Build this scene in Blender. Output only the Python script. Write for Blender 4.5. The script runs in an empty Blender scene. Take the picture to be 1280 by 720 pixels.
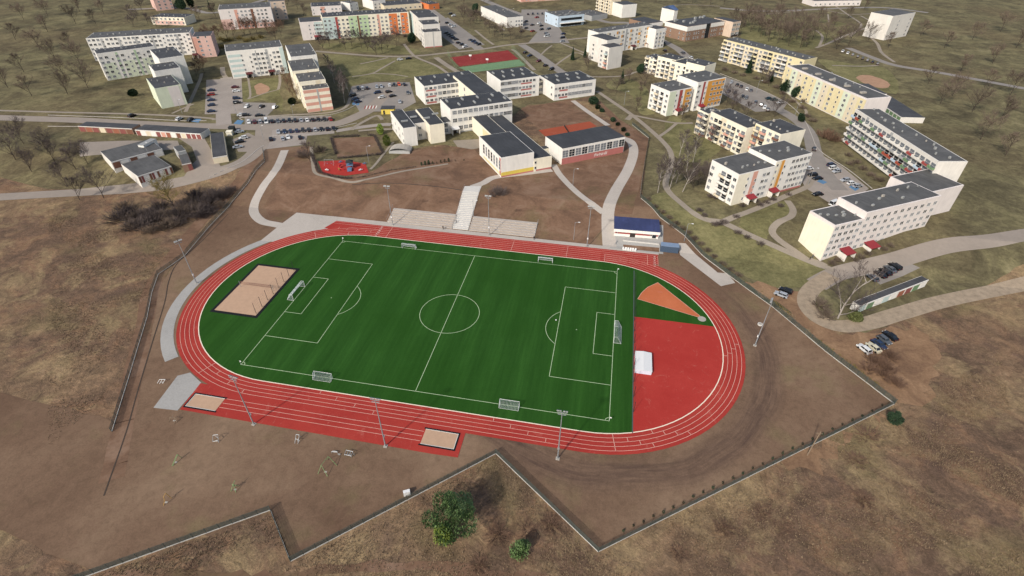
import bpy, bmesh, math, random
from mathutils import Vector, Matrix
from mathutils.geometry import delaunay_2d_cdt
rad = math.radians
rnd = random.Random(7)
SC = bpy.context.scene
COL = SC.collection
# ------------------------------------------------------------------ camera, sky, sun
FOC = 658.98
YAW, PIT, ROL = .1826, .9148, .0078
CAM = Vector((91.383, -86.301, 105.439))
MR = Matrix.Rotation(YAW, 3, 'Z') @ Matrix.Rotation(PIT, 3, 'X') @ Matrix.Rotation(ROL, 3, 'Z')
cd = bpy.data.cameras.new('camera'); cam = bpy.data.objects.new('camera', cd); COL.objects.link(cam)
cam.matrix_world = Matrix.Translation(CAM) @ MR.to_4x4()
cd.sensor_width = 36; cd.sensor_fit = 'HORIZONTAL'; cd.lens = 36*FOC/1280
cd.clip_start = 1; cd.clip_end = 6000
SC.camera = cam
SUN_AZ, SUN_EL = rad(244), rad(37)          # direction TOWARDS the sun, counter-clockwise from +x
w = bpy.data.worlds.new('World'); SC.world = w; w.use_nodes = True
nt = w.node_tree; bg = nt.nodes['Background']
sky = nt.nodes.new('ShaderNodeTexSky'); sky.sky_type = 'NISHITA'; sky.sun_disc = False
sky.sun_elevation = SUN_EL; sky.sun_rotation = rad(90)-SUN_AZ
sky.dust_density = 3.0; sky.altitude = 100
nt.links.new(sky.outputs[0], bg.inputs[0]); bg.inputs[1].default_value = .135
sl = bpy.data.lights.new('sun', 'SUN'); sl.energy = 3.2; sl.angle = rad(2.5); sl.color = (1, .95, .88)
so = bpy.data.objects.new('sun', sl); COL.objects.link(so)
sdir = Vector((math.cos(SUN_EL)*math.cos(SUN_AZ), math.cos(SUN_EL)*math.sin(SUN_AZ), math.sin(SUN_EL)))
so.rotation_euler = sdir.to_track_quat('Z', 'Y').to_euler(); so.location = (0, 0, 300)
SC.view_settings.view_transform = 'Standard'; SC.view_settings.look = 'None'
SC.view_settings.gamma = 1; SC.view_settings.exposure = 0.16; SC.view_settings.use_curve_mapping = False
SC.cycles.max_bounces = 4; SC.cycles.diffuse_bounces = 2; SC.cycles.glossy_bounces = 2
SC.cycles.use_denoising = True

# ------------------------------------------------------------------ terrain and survey helper
V0, V1, HT = 80.5, 104.0, 4.5               # the town stands a bank higher than the pitch
def hz(y): return 0 if y <= V0 else HT if y >= V1 else HT*(y-V0)/(V1-V0)
def G(px, py, h=0.0):
    """survey point: where the sight line of photo pixel px,py meets the terrain raised by h"""
    d = MR @ Vector(((px-640)/FOC, -(py-360)/FOC, -1))
    p = CAM + d*((h-CAM.z)/d.z)
    if p.y > V0:
        p = CAM + d*((HT+h-CAM.z)/d.z)
        if p.y < V1:
            s = HT/(V1-V0)
            t = (s*(CAM.y-V0)+h-CAM.z)/(d.z-s*d.y)
            p = CAM + d*t
    return p
def ground(x, y): return Vector((x, y, hz(y)))

# ------------------------------------------------------------------ mesh builder
class MB:
    def __init__(s): s.v = []; s.f = []; s.m = []
    def add(s, vs, fs, m=0):
        o = len(s.v); s.v += [tuple(a) for a in vs]
        for f in fs: s.f.append([o+i for i in f]); s.m.append(m)
    def box(s, x0, x1, y0, y1, z0, z1, m=0, T=None):
        vs = [(x, y, z) for z in (z0, z1) for y in (y0, y1) for x in (x0, x1)]
        if T is not None: vs = [T @ Vector(a) for a in vs]
        s.add(vs, [(0,2,3,1), (4,5,7,6), (0,1,5,4), (2,6,7,3), (0,4,6,2), (1,3,7,5)], m)
    def tube(s, p, q, r0, r1=None, n=6, m=0, cap=True):
        p = Vector(p); q = Vector(q); r1 = r0 if r1 is None else r1
        d = (q-p)
        if d.length < 1e-6: return
        d.normalize(); a = d.orthogonal().normalized(); b = d.cross(a)
        vs = []
        for c, r in ((p, r0), (q, r1)):
            for i in range(n):
                t = 2*math.pi*i/n; vs.append(c + a*(r*math.cos(t)) + b*(r*math.sin(t)))
        fs = [(i, (i+1) % n, n+(i+1) % n, n+i) for i in range(n)]
        if cap: fs += [tuple(range(n-1, -1, -1)), tuple(range(n, 2*n))]
        s.add(vs, fs, m)
    def prism(s, poly, z0, z1, m=0):
        n = len(poly)
        vs = [(a[0], a[1], z0) for a in poly] + [(a[0], a[1], z1) for a in poly]
        s.add(vs, [tuple(range(n-1, -1, -1)), tuple(range(n, 2*n))] + [(i, (i+1) % n, n+(i+1) % n, n+i) for i in range(n)], m)
    def mesh(s, name, mats, smooth=False):
        me = bpy.data.meshes.new(name); me.from_pydata(s.v, [], s.f)
        for m in (mats if isinstance(mats, (list, tuple)) else [mats]): me.materials.append(m)
        me.polygons.foreach_set('material_index', s.m)
        if smooth: me.polygons.foreach_set('use_smooth', [True]*len(s.f))
        me.update(); return me
    def build(s, name, mats, parent=None, smooth=False):
        return link(name, s.mesh(name, mats, smooth), parent)
def link(name, me, parent=None, loc=(0,0,0), rz=0):
    o = bpy.data.objects.new(name, me); COL.objects.link(o); o.location = loc; o.rotation_euler = (0, 0, rz)
    if parent is not None: o.parent = parent
    return o
def tag(o, label, cat, group=None):
    o['label'] = label; o['category'] = cat
    if group: o['group'] = group
    return o
def thing(name, label, cat, loc=(0,0,0), rz=0, group=None):
    return tag(link(name, None, None, loc, rz), label, cat, group)
KIDS = {}
def kids(o):
    return [c for c in o.children]
def dup(root, loc, rz, label, scale=None, mats=None, cat=None, group=None):
    r = root.copy(); COL.objects.link(r); r.location = loc; r.rotation_euler = (0, 0, rz); r['label'] = label
    if cat: r['category'] = cat
    if group: r['group'] = group
    if scale: r.scale = (scale,)*3 if not isinstance(scale, tuple) else scale
    for ch in kids(root):
        c = ch.copy(); COL.objects.link(c); c.parent = r
        if mats and ch.name.split('.')[0] in mats and len(c.material_slots):
            c.material_slots[0].link = 'OBJECT'; c.material_slots[0].material = mats[ch.name.split('.')[0]]
    return r
def ordn(i):
    return ['first','second','third','fourth','fifth','sixth','seventh','eighth','ninth','tenth','eleventh','twelfth','thirteenth','fourteenth','fifteenth','sixteenth','seventeenth','eighteenth','nineteenth','twentieth'][i] if i < 20 else 'twenty-'+ordn(i-20)

# ------------------------------------------------------------------ materials
def lin(hexs):
    c = [int(hexs[i:i+2], 16)/255 for i in (0, 2, 4)]
    return tuple((x/12.92 if x <= .04045 else ((x+.055)/1.055)**2.4) for x in c)+(1,)
class NT:
    def __init__(s, name, rough=.9, spec=.2):
        s.m = bpy.data.materials.new(name); s.m.use_nodes = True; s.t = s.m.node_tree
        s.b = s.t.nodes['Principled BSDF']; s.b.inputs['Roughness'].default_value = rough
        s.b.inputs['Specular IOR Level'].default_value = spec
        s.tc = s.t.nodes.new('ShaderNodeTexCoord').outputs['Object']
    def n(s, typ, **kw):
        x = s.t.nodes.new('ShaderNode'+typ)
        for k, v in kw.items(): setattr(x, k, v)
        return x
    def L(s, a, b): s.t.links.new(a, b)
    def noise(s, scale, detail=4, rough=.6, vec=None, stretch=None, dist=0):
        x = s.n('TexNoise'); x.inputs['Scale'].default_value = scale; x.inputs['Detail'].default_value = detail
        x.inputs['Roughness'].default_value = rough; x.inputs['Distortion'].default_value = dist
        v = vec or s.tc
        if stretch:
            mp = s.n('Mapping'); mp.inputs['Scale'].default_value = stretch; s.L(v, mp.inputs[0]); v = mp.outputs[0]
        s.L(v, x.inputs['Vector']); return x.outputs['Fac']
    def ramp(s, fac, stops):
        r = s.n('ValToRGB'); e = r.color_ramp.elements
        while len(e) < len(stops): e.new(.5)
        for i, (p, c) in enumerate(stops):
            e[i].position = p; e[i].color = c if isinstance(c, tuple) else lin(c)
        s.L(fac, r.inputs[0]); return r.outputs[0]
    def mix(s, fac, a, b, mode='MIX'):
        x = s.n('Mix', data_type='RGBA', blend_type=mode)
        for i, v in ((0, fac), (6, a), (7, b)):
            if hasattr(v, 'is_output') or isinstance(v, bpy.types.NodeSocket): s.L(v, x.inputs[i])
            elif isinstance(v, str): x.inputs[i].default_value = lin(v)
            else: x.inputs[i].default_value = v
        return x.outputs[2]
    def math(s, op, a, b=0, c=0, clamp=False):
        x = s.n('Math', operation=op, use_clamp=clamp)
        for i, v in enumerate((a, b, c)):
            if isinstance(v, bpy.types.NodeSocket): s.L(v, x.inputs[i])
            else: x.inputs[i].default_value = v
        return x.outputs[0]
    def xyz(s):
        x = s.n('SeparateXYZ'); s.L(s.tc, x.inputs[0]); return x.outputs
    def bump(s, fac, strength=.4, dist=.1):
        b = s.n('Bump'); b.inputs['Strength'].default_value = strength; b.inputs['Distance'].default_value = dist
        s.L(fac, b.inputs['Height']); s.L(b.outputs[0], s.b.inputs['Normal'])
    def out(s, col): s.L(col, s.b.inputs['Base Color']); return s.m
W1 = (1, 1, 1, 1)
def gray(v): return (v, v, v, 1)
MATS = {}
def plain(name, hexs, rough=.8, var=.12, scale=1.2, spec=.25, metal=0):
    """one base colour with wear: broad and fine noise"""
    k = NT(name, rough, spec); k.b.inputs['Metallic'].default_value = metal
    a = k.noise(scale, 5, .65); b = k.noise(scale*9, 3, .6)
    f = k.math('ADD', k.math('MULTIPLY', a, .65), k.math('MULTIPLY', b, .35))
    g = k.ramp(f, [(.3, gray(1-var*1.6)), (.7, gray(1.0))])
    return k.out(k.mix(1.0, hexs, g, 'MULTIPLY'))
def wall(name, hexs, var=.1):
    k = NT(name, .85, .2)
    a = k.noise(.25, 4, .6); b = k.noise(1.6, 4, .65, stretch=(1, 1, .12))
    f = k.math('ADD', k.math('MULTIPLY', a, .5), k.math('MULTIPLY', b, .5))
    g = k.ramp(f, [(.32, gray(1-var*1.7)), (.62, gray(1.0))])
    return k.out(k.mix(1.0, hexs, g, 'MULTIPLY'))
def roofmat(name, hexs, var=.3):
    k = NT(name, .75, .3)
    a = k.noise(.13, 5, .7); b = k.noise(1.1, 4, .7, stretch=(1, .15, 1)); c = k.noise(3.5, 3)
    f = k.math('ADD', k.math('MULTIPLY', a, .45), k.math('ADD', k.math('MULTIPLY', b, .35), k.math('MULTIPLY', c, .2)))
    g = k.ramp(f, [(.34, gray(1-var*1.3)), (.5, gray(1.0)), (.64, gray(1.4))])
    return k.out(k.mix(1.0, hexs, g, 'MULTIPLY'))

M = {}
# ground ------------------------------------------------------------
k = NT('dry_scrub_ground', .95, .1)
big = k.noise(.018, 6, .62, dist=.6); mid = k.noise(.11, 6, .68, dist=.8); fine = k.noise(1.3, 6, .75)
c1 = k.ramp(mid, [(.3, '5c4b3c'), (.44, '74604b'), (.56, '836c53'), (.7, '988066')])
c2 = k.ramp(mid, [(.32, '58483b'), (.5, '6c5746'), (.62, '7d624c'), (.75, '7a6b50')])
base = k.mix(k.ramp(big, [(.44, gray(0)), (.54, gray(1))]), c1, c2)
base = k.mix(k.ramp(k.noise(.05, 6, .72, dist=1.0), [(.5, gray(0)), (.62, gray(.65))]), base, '94805f')
base = k.mix(k.ramp(k.noise(.07, 6, .72, dist=.8, vec=None, stretch=(1, 1.3, 1)), [(.56, gray(0)), (.68, gray(.55))]), base, '5c4a40')
base = k.mix(k.ramp(k.noise(.035, 5, .6, dist=.5), [(.56, gray(0)), (.68, gray(.5))]), base, '6b6143')
fine = k.noise(2.4, 8, .8, dist=.4); clump = k.noise(.42, 8, .75, dist=1.2)
g = k.ramp(fine, [(.3, gray(.62)), (.5, gray(1)), (.7, gray(1.4))])
g2 = k.ramp(clump, [(.32, gray(.66)), (.5, gray(1)), (.68, gray(1.3))])
k.bump(clump, .7, .6); M['scrub'] = k.out(k.mix(1.0, k.mix(1.0, base, g, 'MULTIPLY'), g2, 'MULTIPLY'))

k = NT('bare_soil', .95, .1)
big = k.noise(.022, 5, .6, dist=.4); mid = k.noise(.12, 6, .65, dist=.7); fine = k.noise(1.1, 6, .72)
base = k.ramp(big, [(.36, '644f3f'), (.5, '715b49'), (.64, '7e6854')])
base = k.mix(k.ramp(mid, [(.55, gray(0)), (.75, gray(.45))]), base, '664f40')
base = k.mix(k.ramp(k.noise(.06, 4, .6), [(.56, gray(0)), (.72, gray(.45))]), base, '716848')
X = k.xyz()
# wheel-churned band round the far bend: damp, darker soil following the bend at 54..64 m from its centre
dx = k.math('SUBTRACT', X[0], 94.0); dy = k.math('SUBTRACT', X[1], 33.0)
rr = k.math('SQRT', k.math('ADD', k.math('MULTIPLY', dx, dx), k.math('MULTIPLY', dy, dy)))
rr = k.math('ADD', rr, k.math('MULTIPLY', k.math('SUBTRACT', k.noise(.02, 2), .5), 7))
band = k.math('SUBTRACT', 1, k.math('DIVIDE', k.math('ABSOLUTE', k.math('SUBTRACT', rr, 48.5)), 5.0), clamp=True)
side = k.math('MULTIPLY', k.math('SUBTRACT', 62, k.math('ADD', X[1], k.math('MULTIPLY', dx, -.2))), .03, clamp=True)
mask = k.math('MULTIPLY', k.math('MULTIPLY', band, side), 1.5, clamp=True)
ang = k.math('ARCTAN2', dy, dx)
cv = k.n('CombineXYZ'); k.L(k.math('MULTIPLY', rr, .9), cv.inputs[0]); k.L(k.math('MULTIPLY', ang, 3), cv.inputs[1])
ruts = k.noise(.9, 5, .7, vec=cv.outputs[0])
base = k.mix(mask, base, k.ramp(ruts, [(.35, '55443a'), (.6, '6d5848')]))
clod = k.noise(.5, 8, .72, dist=.6)
base = k.mix(1.0, base, k.ramp(clod, [(.34, gray(.84)), (.5, gray(1)), (.66, gray(1.1))]), 'MULTIPLY')
fine = k.noise(2.6, 6, .75)
g = k.ramp(fine, [(.3, gray(.84)), (.5, gray(1)), (.72, gray(1.14))])
k.bump(fine, .25, .1); M['soil'] = k.out(k.mix(1.0, base, g, 'MULTIPLY'))

k = NT('school_ground_soil', .95, .1)
mid = k.noise(.09, 6, .68, dist=.6); fine = k.noise(1.0, 6, .72)
base = k.ramp(mid, [(.34, '5f4a3c'), (.5, '725947'), (.66, '806856')])
base = k.mix(k.ramp(k.noise(.05, 5, .6), [(.55, gray(0)), (.7, gray(.5))]), base, '5f5a3c')
g = k.ramp(fine, [(.28, gray(.82)), (.5, gray(1)), (.72, gray(1.12))])
k.bump(fine, .25, .12); M['soil_b'] = k.out(k.mix(1.0, base, g, 'MULTIPLY'))

k = NT('dull_spring_grass', .95, .1)
big = k.noise(.012, 5, .6, dist=.5); mid = k.noise(.07, 6, .68, dist=.6); fine = k.noise(.8, 6, .72)
base = k.ramp(mid, [(.32, '4d4735'), (.46, '605942'), (.58, '70694c'), (.72, '82795b')])
base = k.mix(k.ramp(big, [(.46, gray(0)), (.62, gray(.3))]), base, '65533f')
clump = k.noise(.25, 8, .75, dist=1.0)
g = k.ramp(fine, [(.28, gray(.7)), (.5, gray(1)), (.72, gray(1.25))]); g2 = k.ramp(clump, [(.32, gray(.72)), (.5, gray(1)), (.68, gray(1.22))])
k.bump(fine, .5, .25); M['lawn'] = k.out(k.mix(1.0, k.mix(1.0, base, g, 'MULTIPLY'), g2, 'MULTIPLY'))
k = NT('greener_meadow', .95, .1)
mid = k.noise(.06, 6, .7, dist=.7); fine = k.noise(.9, 6, .74)
base = k.ramp(mid, [(.3, '575237'), (.48, '6b6746'), (.62, '7a7450'), (.75, '8b8160')])
clump = k.noise(.3, 8, .75, dist=1.0)
g = k.ramp(fine, [(.28, gray(.7)), (.5, gray(1)), (.72, gray(1.25))]); g2 = k.ramp(clump, [(.32, gray(.74)), (.5, gray(1)), (.68, gray(1.2))])
k.bump(fine, .5, .25); M['meadow'] = k.out(k.mix(1.0, k.mix(1.0, base, g, 'MULTIPLY'), g2, 'MULTIPLY'))

def turfmat():
    k = NT('artificial_turf', .95, .12)
    X = k.xyz()
    wob = k.math('MULTIPLY', k.math('SUBTRACT', k.noise(.08, 3), .5), 1.2)
    st = k.math('SINE', k.math('MULTIPLY', k.math('ADD', X[0], wob), 2*math.pi/8.2))
    st = k.math('ADD', k.math('MULTIPLY', st, .5), .5)
    thin = k.noise(1.0, 4, .7, stretch=(1.0, .05, 1))
    f = k.math('ADD', k.math('MULTIPLY', st, .14), k.math('ADD', k.math('MULTIPLY', thin, .66), .1))
    base = k.ramp(f, [(.3, '1f4212'), (.5, '264b18'), (.72, '2f571f')])
    base = k.mix(k.ramp(k.noise(.03, 4), [(.42, gray(0)), (.62, gray(.55))]), base, '1f440f')
    g = k.ramp(k.noise(4, 4, .7), [(.3, gray(.85)), (.7, gray(1.12))])
    return k.out(k.mix(1.0, base, g, 'MULTIPLY'))
M['turf'] = turfmat()
def rubber(name, a, b, c):
    k = NT(name, .85, .2)
    m1 = k.noise(.1, 5, .65); m2 = k.noise(.9, 5, .7, dist=1.0)
    base = k.ramp(m1, [(.35, a), (.65, b)])
    base = k.mix(k.ramp(m2, [(.6, gray(0)), (.78, gray(.4))]), base, c)
    base = k.mix(k.ramp(k.noise(.28, 6, .75, dist=1.5), [(.58, gray(0)), (.7, gray(.35))]), base, 'c08676')
    base = k.mix(k.ramp(k.noise(.05, 3, .5, stretch=(.3, 1, 1)), [(.45, gray(0)), (.65, gray(.35))]), base, a)
    g = k.ramp(k.noise(5, 4, .75), [(.3, gray(.86)), (.7, gray(1.1))])
    return k.out(k.mix(1.0, base, g, 'MULTIPLY'))
M['track'] = rubber('track_rubber', '952f28', 'a23a30', 'b2564a')
M['dzone'] = rubber('apron_rubber', '9d2f28', 'a5372f', 'ae473e')
M['clayc'] = rubber('clay_court', '8f4630', '9a4d34', 'a65d45')
M['court'] = rubber('court_rubber', '7d2a26', '883430', '8f463e')
M['clay'] = rubber('clay_cinder', 'b0603c', 'bb6b46', 'c27b58')
M['tan'] = plain('tan_sand', 'ac8a70', .95, .2, .3, .1)
M['sand'] = plain('sand', 'b8997f', .95, .12, .8, .1)
M['line'] = plain('line_paint', 'e2ddd0', .8, .12, 1.5)
M['linep'] = plain('track_line_paint', 'dcae9c', .8, .12, 1.5)
M['linek'] = plain('kerb_line_paint', 'e9dcc4', .8, .1, 1.5)
M['liney'] = plain('pitch_line_yarn', 'b2c49c', .9, .15, 1.5)
M['black'] = plain('black_rubber', '17181a', .8, .2, 2)
def paving(name, hexs, var=.16, bx=1.0):
    k = NT(name, .9, .15)
    a = k.noise(.09, 5, .68, dist=.4); b = k.noise(1.6, 4, .7)
    f = k.math('ADD', k.math('MULTIPLY', a, .6), k.math('MULTIPLY', b, .4))
    g = k.ramp(f, [(.32, gray(1-var*1.6)), (.5, gray(1-var*.4)), (.68, gray(1.05))])
    br = k.n('TexBrick'); br.inputs['Scale'].default_value = bx; br.inputs['Mortar Size'].default_value = .03
    br.inputs['Color1'].default_value = gray(1); br.inputs['Color2'].default_value = gray(.93); br.inputs['Mortar'].default_value = gray(.8)
    k.L(k.tc, br.inputs['Vector'])
    return k.out(k.mix(1.0, k.mix(1.0, hexs, g, 'MULTIPLY'), br.outputs[0], 'MULTIPLY'))
M['asphalt'] = plain('asphalt_worn', '8f8880', .9, .16, .12, .2)
M['road'] = plain('dusty_road', '968b7f', .9, .15, .1, .2)
M['lane'] = paving('concrete_block_road', 'a0968c', .14, .8)
M['pave'] = paving('grey_paving', 'a5a29c', .12, 1.2)
M['pavel'] = paving('pale_paving', 'b7aea3', .12, 1.0)
M['terr'] = plain('terrace_concrete', 'b3a99e', .9, .14, .5)
M['walk'] = paving('town_footpath', '9a8f80', .16, 1.0)
M['gravel'] = plain('gravel_track', 'a99882', .95, .3, .5, .1)
k = NT('brown_dirt', .95, .1)
base = k.ramp(k.noise(.12, 6, .7, dist=.8), [(.35, '6f5744'), (.5, '82674f'), (.66, '93775c')])
M['dirt'] = k.out(k.mix(1.0, base, k.ramp(k.noise(1.5, 6, .75), [(.3, gray(.75)), (.7, gray(1.2))]), 'MULTIPLY'))
M['baybl'] = plain('blue_bay_paint', '5f84a4', .85, .2, 1)
M['xred'] = plain('crossing_red', 'a34d48', .85, .2, 1)
M['kerb'] = plain('kerb_concrete', 'b5aea4', .9, .15, 1)
M['conc'] = plain('concrete', 'aaa398', .9, .16, .8)
M['concl'] = plain('concrete_pale', 'c9c5bd', .9, .1, .7)
M['plinth'] = plain('plinth_concrete', 'b9b5ac', .9, .12, .8)
M['fence'] = plain('fence_grey_green', '4d5752', .6, .2, 2)
M['fencedk'] = plain('fence_dark', '2f3231', .7, .2, 2)
M['galv'] = plain('galvanised_steel', '979b9d', .45, .1, 2, .5, .3)
M['white'] = plain('white_paint', 'd9d9d6', .5, .06, 2, .4)
M['net'] = plain('net_cord', 'b9bfbf', .8, .1, 2)
M['glass'] = plain('window_glass', '2a2f35', .15, .3, .5, .6)
M['glassb'] = plain('window_curtained', '7d8287', .3, .3, .5, .6)
M['frame'] = plain('window_frame', 'd6d4ce', .6, .08, 2)
M['roof'] = roofmat('roof_felt', '434344')
M['roof2'] = roofmat('roof_felt_grey', '545351')
M['roofs'] = roofmat('roof_felt_school', '3b3c3e', .24)
M['roofb'] = roofmat('roof_blue', '46597a', .2)
M['rooft'] = roofmat('roof_tiles_navy', '32395a', .2)
M['vent'] = plain('vent_metal', '9d9e9b', .6, .2, 2)
WALLS = dict(white='e4e0d7', cream='e9e1cb', offw='d9d4ca', pink='d6b2a5', pale='ded5ce', teal='bccbc6', green='b7caa2', green2='b0c2a2',
  yellow='dbcda3', sand='d8cbb0', orange='d09548', orange2='cf7848', salmon='cf9c8a', red='9e4b47', brick='8f7461', brickp='b4716a',
  grey='a8a8a5', beige='cdb8a4', blue='bccbd6', dgreen='6f8a66', yel2='d8c05c', terra='a3523f', brown='7a5544', gred='87524c', gorg='96604c', lightg='d2d8bf')
for n_, h_ in WALLS.items(): M['w_'+n_] = wall('plaster_'+n_, h_)
M['door'] = plain('dark_door', '3b3330', .6, .2, 2)
M['canred'] = plain('canopy_red', '8d3238', .6, .15, 2)
M['candk'] = plain('canopy_maroon', '5c2b2c', .6, .2, 2)
M['trunk'] = plain('bark_grey_brown', '51473f', .95, .3, 3, .1)
M['twig'] = plain('twigs_brown', '74665a', .95, .3, 3, .1)
M['twigr'] = plain('twigs_reddish', '7b6252', .95, .3, 3, .1)
M['twigp'] = plain('twigs_purple_grey', '675c58', .95, .3, 3, .1)
M['twigy'] = plain('twigs_yellow_green', '807347', .95, .3, 3, .1)
M['birch'] = plain('birch_bark', 'b3aaa2', .9, .35, 2, .1)
def leafmat(name, a, b, c):
    k = NT(name, .8, .15)
    f = k.noise(.8, 4, .7)
    return k.out(k.ramp(f, [(.3, a), (.52, b), (.72, c)]))
M['pine'] = leafmat('pine_needles', '4a6038', '637a4a', '82946a')
M['olive'] = leafmat('olive_leaves', '55662c', '70803a', '8c984e')
M['olived'] = leafmat('dull_olive_leaves', '3f4426', '525632', '666a42')
M['spruce'] = leafmat('spruce_needles', '1d2b1f', '2a3b28', '3a4b33')
M['sapl'] = leafmat('sapling_needles', '2c3325', '3a4230', '474c38')
M['straw'] = leafmat('dry_grass', '67543f', '83705a', '9c8869')
M['tyre'] = plain('tyre', '141414', .8, .1, 4)
M['lampw'] = plain('lamp_glass', 'd8d4c8', .3, .1, 2)
M['tail'] = plain('tail_lamp', '7a1a18', .3, .1, 2)
M['skin'] = plain('skin', 'b98d74', .6, .05, 4)
M['cloth'] = plain('dark_clothes', '24262c', .9, .1, 4)
M['cloth2'] = plain('blue_clothes', '2f3d57', .9, .1, 4)
M['hair'] = plain('hair', '2a211b', .8, .1, 4)
M['benchw'] = plain('bench_wood', 'b3a596', .9, .2, 2)
M['wood'] = plain('weathered_wood', '8a7864', .9, .25, 3)
M['gwood'] = plain('green_paint', '7f9a68', .7, .2, 3)
M['ywood'] = plain('ochre_paint', 'b08a4a', .7, .2, 3)
M['steelbl'] = plain('container_steel', '46566a', .5, .15, 1.5, .4)
M['steelbl2'] = plain('container_roof_steel', '7d8fa6', .5, .15, 1.5, .4)
M['tent'] = plain('silver_sheet', 'c9cedb', .35, .08, 1, .5)
M['play_b'] = plain('play_blue', '5d7d9a', .5, .1, 3)
M['play_r'] = plain('play_red', 'b03030', .5, .1, 3)

# ------------------------------------------------------------------ ground sheets
def catmull(pts, n=5, closed=False):
    if len(pts) < 3: return pts
    out = []; N = len(pts)
    for i in range(N if closed else N-1):
        p1, p2 = pts[i], pts[(i+1) % N]
        p0 = pts[i-1] if (closed or i > 0) else p1
        p3 = pts[(i+2) % N] if (closed or i+2 < N) else p2
        for j in range(n):
            t = j/n
            out.append(tuple(.5*(2*p1[c]+(p2[c]-p0[c])*t+(2*p0[c]-5*p1[c]+4*p2[c]-p3[c])*t*t+(3*p1[c]-p0[c]-3*p2[c]+p3[c])*t**3) for c in (0, 1)))
    if not closed: out.append(tuple(pts[-1][:2]))
    return out
def rough_edge(pts, amp, step=4.0):
    out = []; N = len(pts)
    for i in range(N):
        a = Vector(pts[i][:2]); b = Vector(pts[(i+1) % N][:2]); d = (b-a).length
        if d > 500: out.append(tuple(a)); continue
        m = max(1, min(160, int(d/step)))
        nrm = Vector((-(b-a).y, (b-a).x)).normalized() if d > 1e-6 else Vector((0, 0))
        for j in range(m):
            q = a.lerp(b, j/m) + nrm*rnd.uniform(-amp, amp); out.append((q.x, q.y))
    return out
def sheet(name, polys, mat, z, kind='structure', hole=None):
    """flat covering on the terrain; polys: list of world xy outlines, draped over the bank"""
    bm = bmesh.new()
    for poly in polys:
        if len(poly) > 4:
            pv, _, pf, *_r = delaunay_2d_cdt([Vector(p[:2]) for p in poly], [], [list(range(len(poly)))], 1, 1e-4)
        else: pv, pf = poly, [tuple(range(len(poly)))]
        vs = [bm.verts.new((p[0], p[1], 0)) for p in pv]
        for t in pf:
            try: bm.faces.new([vs[i] for i in t])
            except ValueError: pass
    for yy in (V0, V1):
        bmesh.ops.bisect_plane(bm, geom=bm.verts[:]+bm.edges[:]+bm.faces[:], plane_co=(0, yy, 0), plane_no=(0, 1, 0))
    for f in bm.faces:
        f.normal_update()
        if f.normal.z < 0: f.normal_flip()
    for v in bm.verts: v.co.z = hz(v.co.y)+z
    me = bpy.data.meshes.new(name); bm.to_mesh(me); bm.free(); me.materials.append(mat)
    o = link(name, me)
    if kind: o['kind'] = kind
    return o
def px(*a): return [tuple(G(x, y)[:2]) for x, y in a]
def strip_poly(pts, width):
    P = [Vector(p[:2]) for p in pts]; L = []; Rr = []
    for i, p in enumerate(P):
        d = (P[min(i+1, len(P)-1)]-P[max(i-1, 0)]).normalized(); n = Vector((-d.y, d.x))
        wv = (width[0]+(width[1]-width[0])*i/(len(P)-1)) if isinstance(width, tuple) else width
        L.append(tuple(p+n*wv/2)); Rr.append(tuple(p-n*wv/2))
    return [[L[i], L[i+1], Rr[i+1], Rr[i]] for i in range(len(P)-1)]
def path(name, pts, width, mat, z, smooth=True, kerb=False):
    w_ = px(*pts); 
    if smooth: w_ = catmull(w_, 6)
    o = sheet(name, strip_poly(w_, width), mat, z)
    return o
# the one ground sheet to the horizon
sheet('ground', [[(-4000, -1500), (4000, -1500), (4000, 5000), (-4000, 5000)]], M['scrub'], 0)
lawn = px((60, 236), (160, 236), (215, 233), (262, 222), (300, 205), (330, 184), (388, 183), (402, 214), (430, 222), (465, 214), (510, 188), (545, 181), (590, 184), (660, 131), (700, 129), (742, 119), (776, 150), (811, 173), (801, 247), (825, 271), (855, 293), (881, 320), (917, 347), (960, 378), (1010, 400), (1080, 415), (1130, 400), (1280, 330))
sheet('grass', [rough_edge(lawn+[(900, 400), (1500, 1800), (-1800, 1800), (-1500, 300)], .6)], M['lawn'], .03)
sheet('meadow_grass', [rough_edge(catmull(px((806, 255), (835, 240), (868, 262), (905, 282), (960, 305), (1010, 328), (1040, 345), (985, 362), (945, 350), (905, 330), (872, 305), (838, 276)), 4, True), .8)], M['meadow'], .05)
for i_, pg in enumerate([[(405, 68), (480, 74), (520, 74), (556, 92), (512, 98), (450, 104), (432, 108), (425, 90)], [(790, 120), (757, 108), (775, 98), (800, 104), (815, 118), (820, 140), (800, 142)],
   [(402, 55), (470, 54), (520, 62), (515, 68), (420, 63)], [(302, 104), (345, 98), (350, 112), (354, 140), (335, 126), (304, 126)], [(1024, 74), (1066, 80), (1104, 84), (1120, 98), (1120, 118), (1070, 104), (1040, 90)],
   [(838, 145), (880, 165), (905, 180), (885, 200), (850, 200), (830, 180)], [(935, 60), (1010, 62), (1040, 50), (1060, 30), (980, 20), (930, 20)], [(940, 265), (985, 250), (985, 268), (965, 285), (955, 300), (925, 282)]]):
    sheet('greener_grass', [rough_edge(catmull(px(*pg), 4, True), .7)], M['meadow'], .05)
soil = px((330, 186), (384, 182), (398, 214), (430, 223), (466, 215), (508, 190), (548, 183), (592, 186), (628, 224), (700, 208), (702, 206), (777, 193), (779, 172), (742, 119), (775, 150), (811, 173), (801, 248), (825, 272), (855, 294.5), (881, 322), (917, 349), (966, 384), (1031, 439), (1116, 504), (748, 689), (620, 568), (364, 700), (340, 638), (160, 700))
soil = px((262, 248), (330, 186))[:1]+soil
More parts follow.
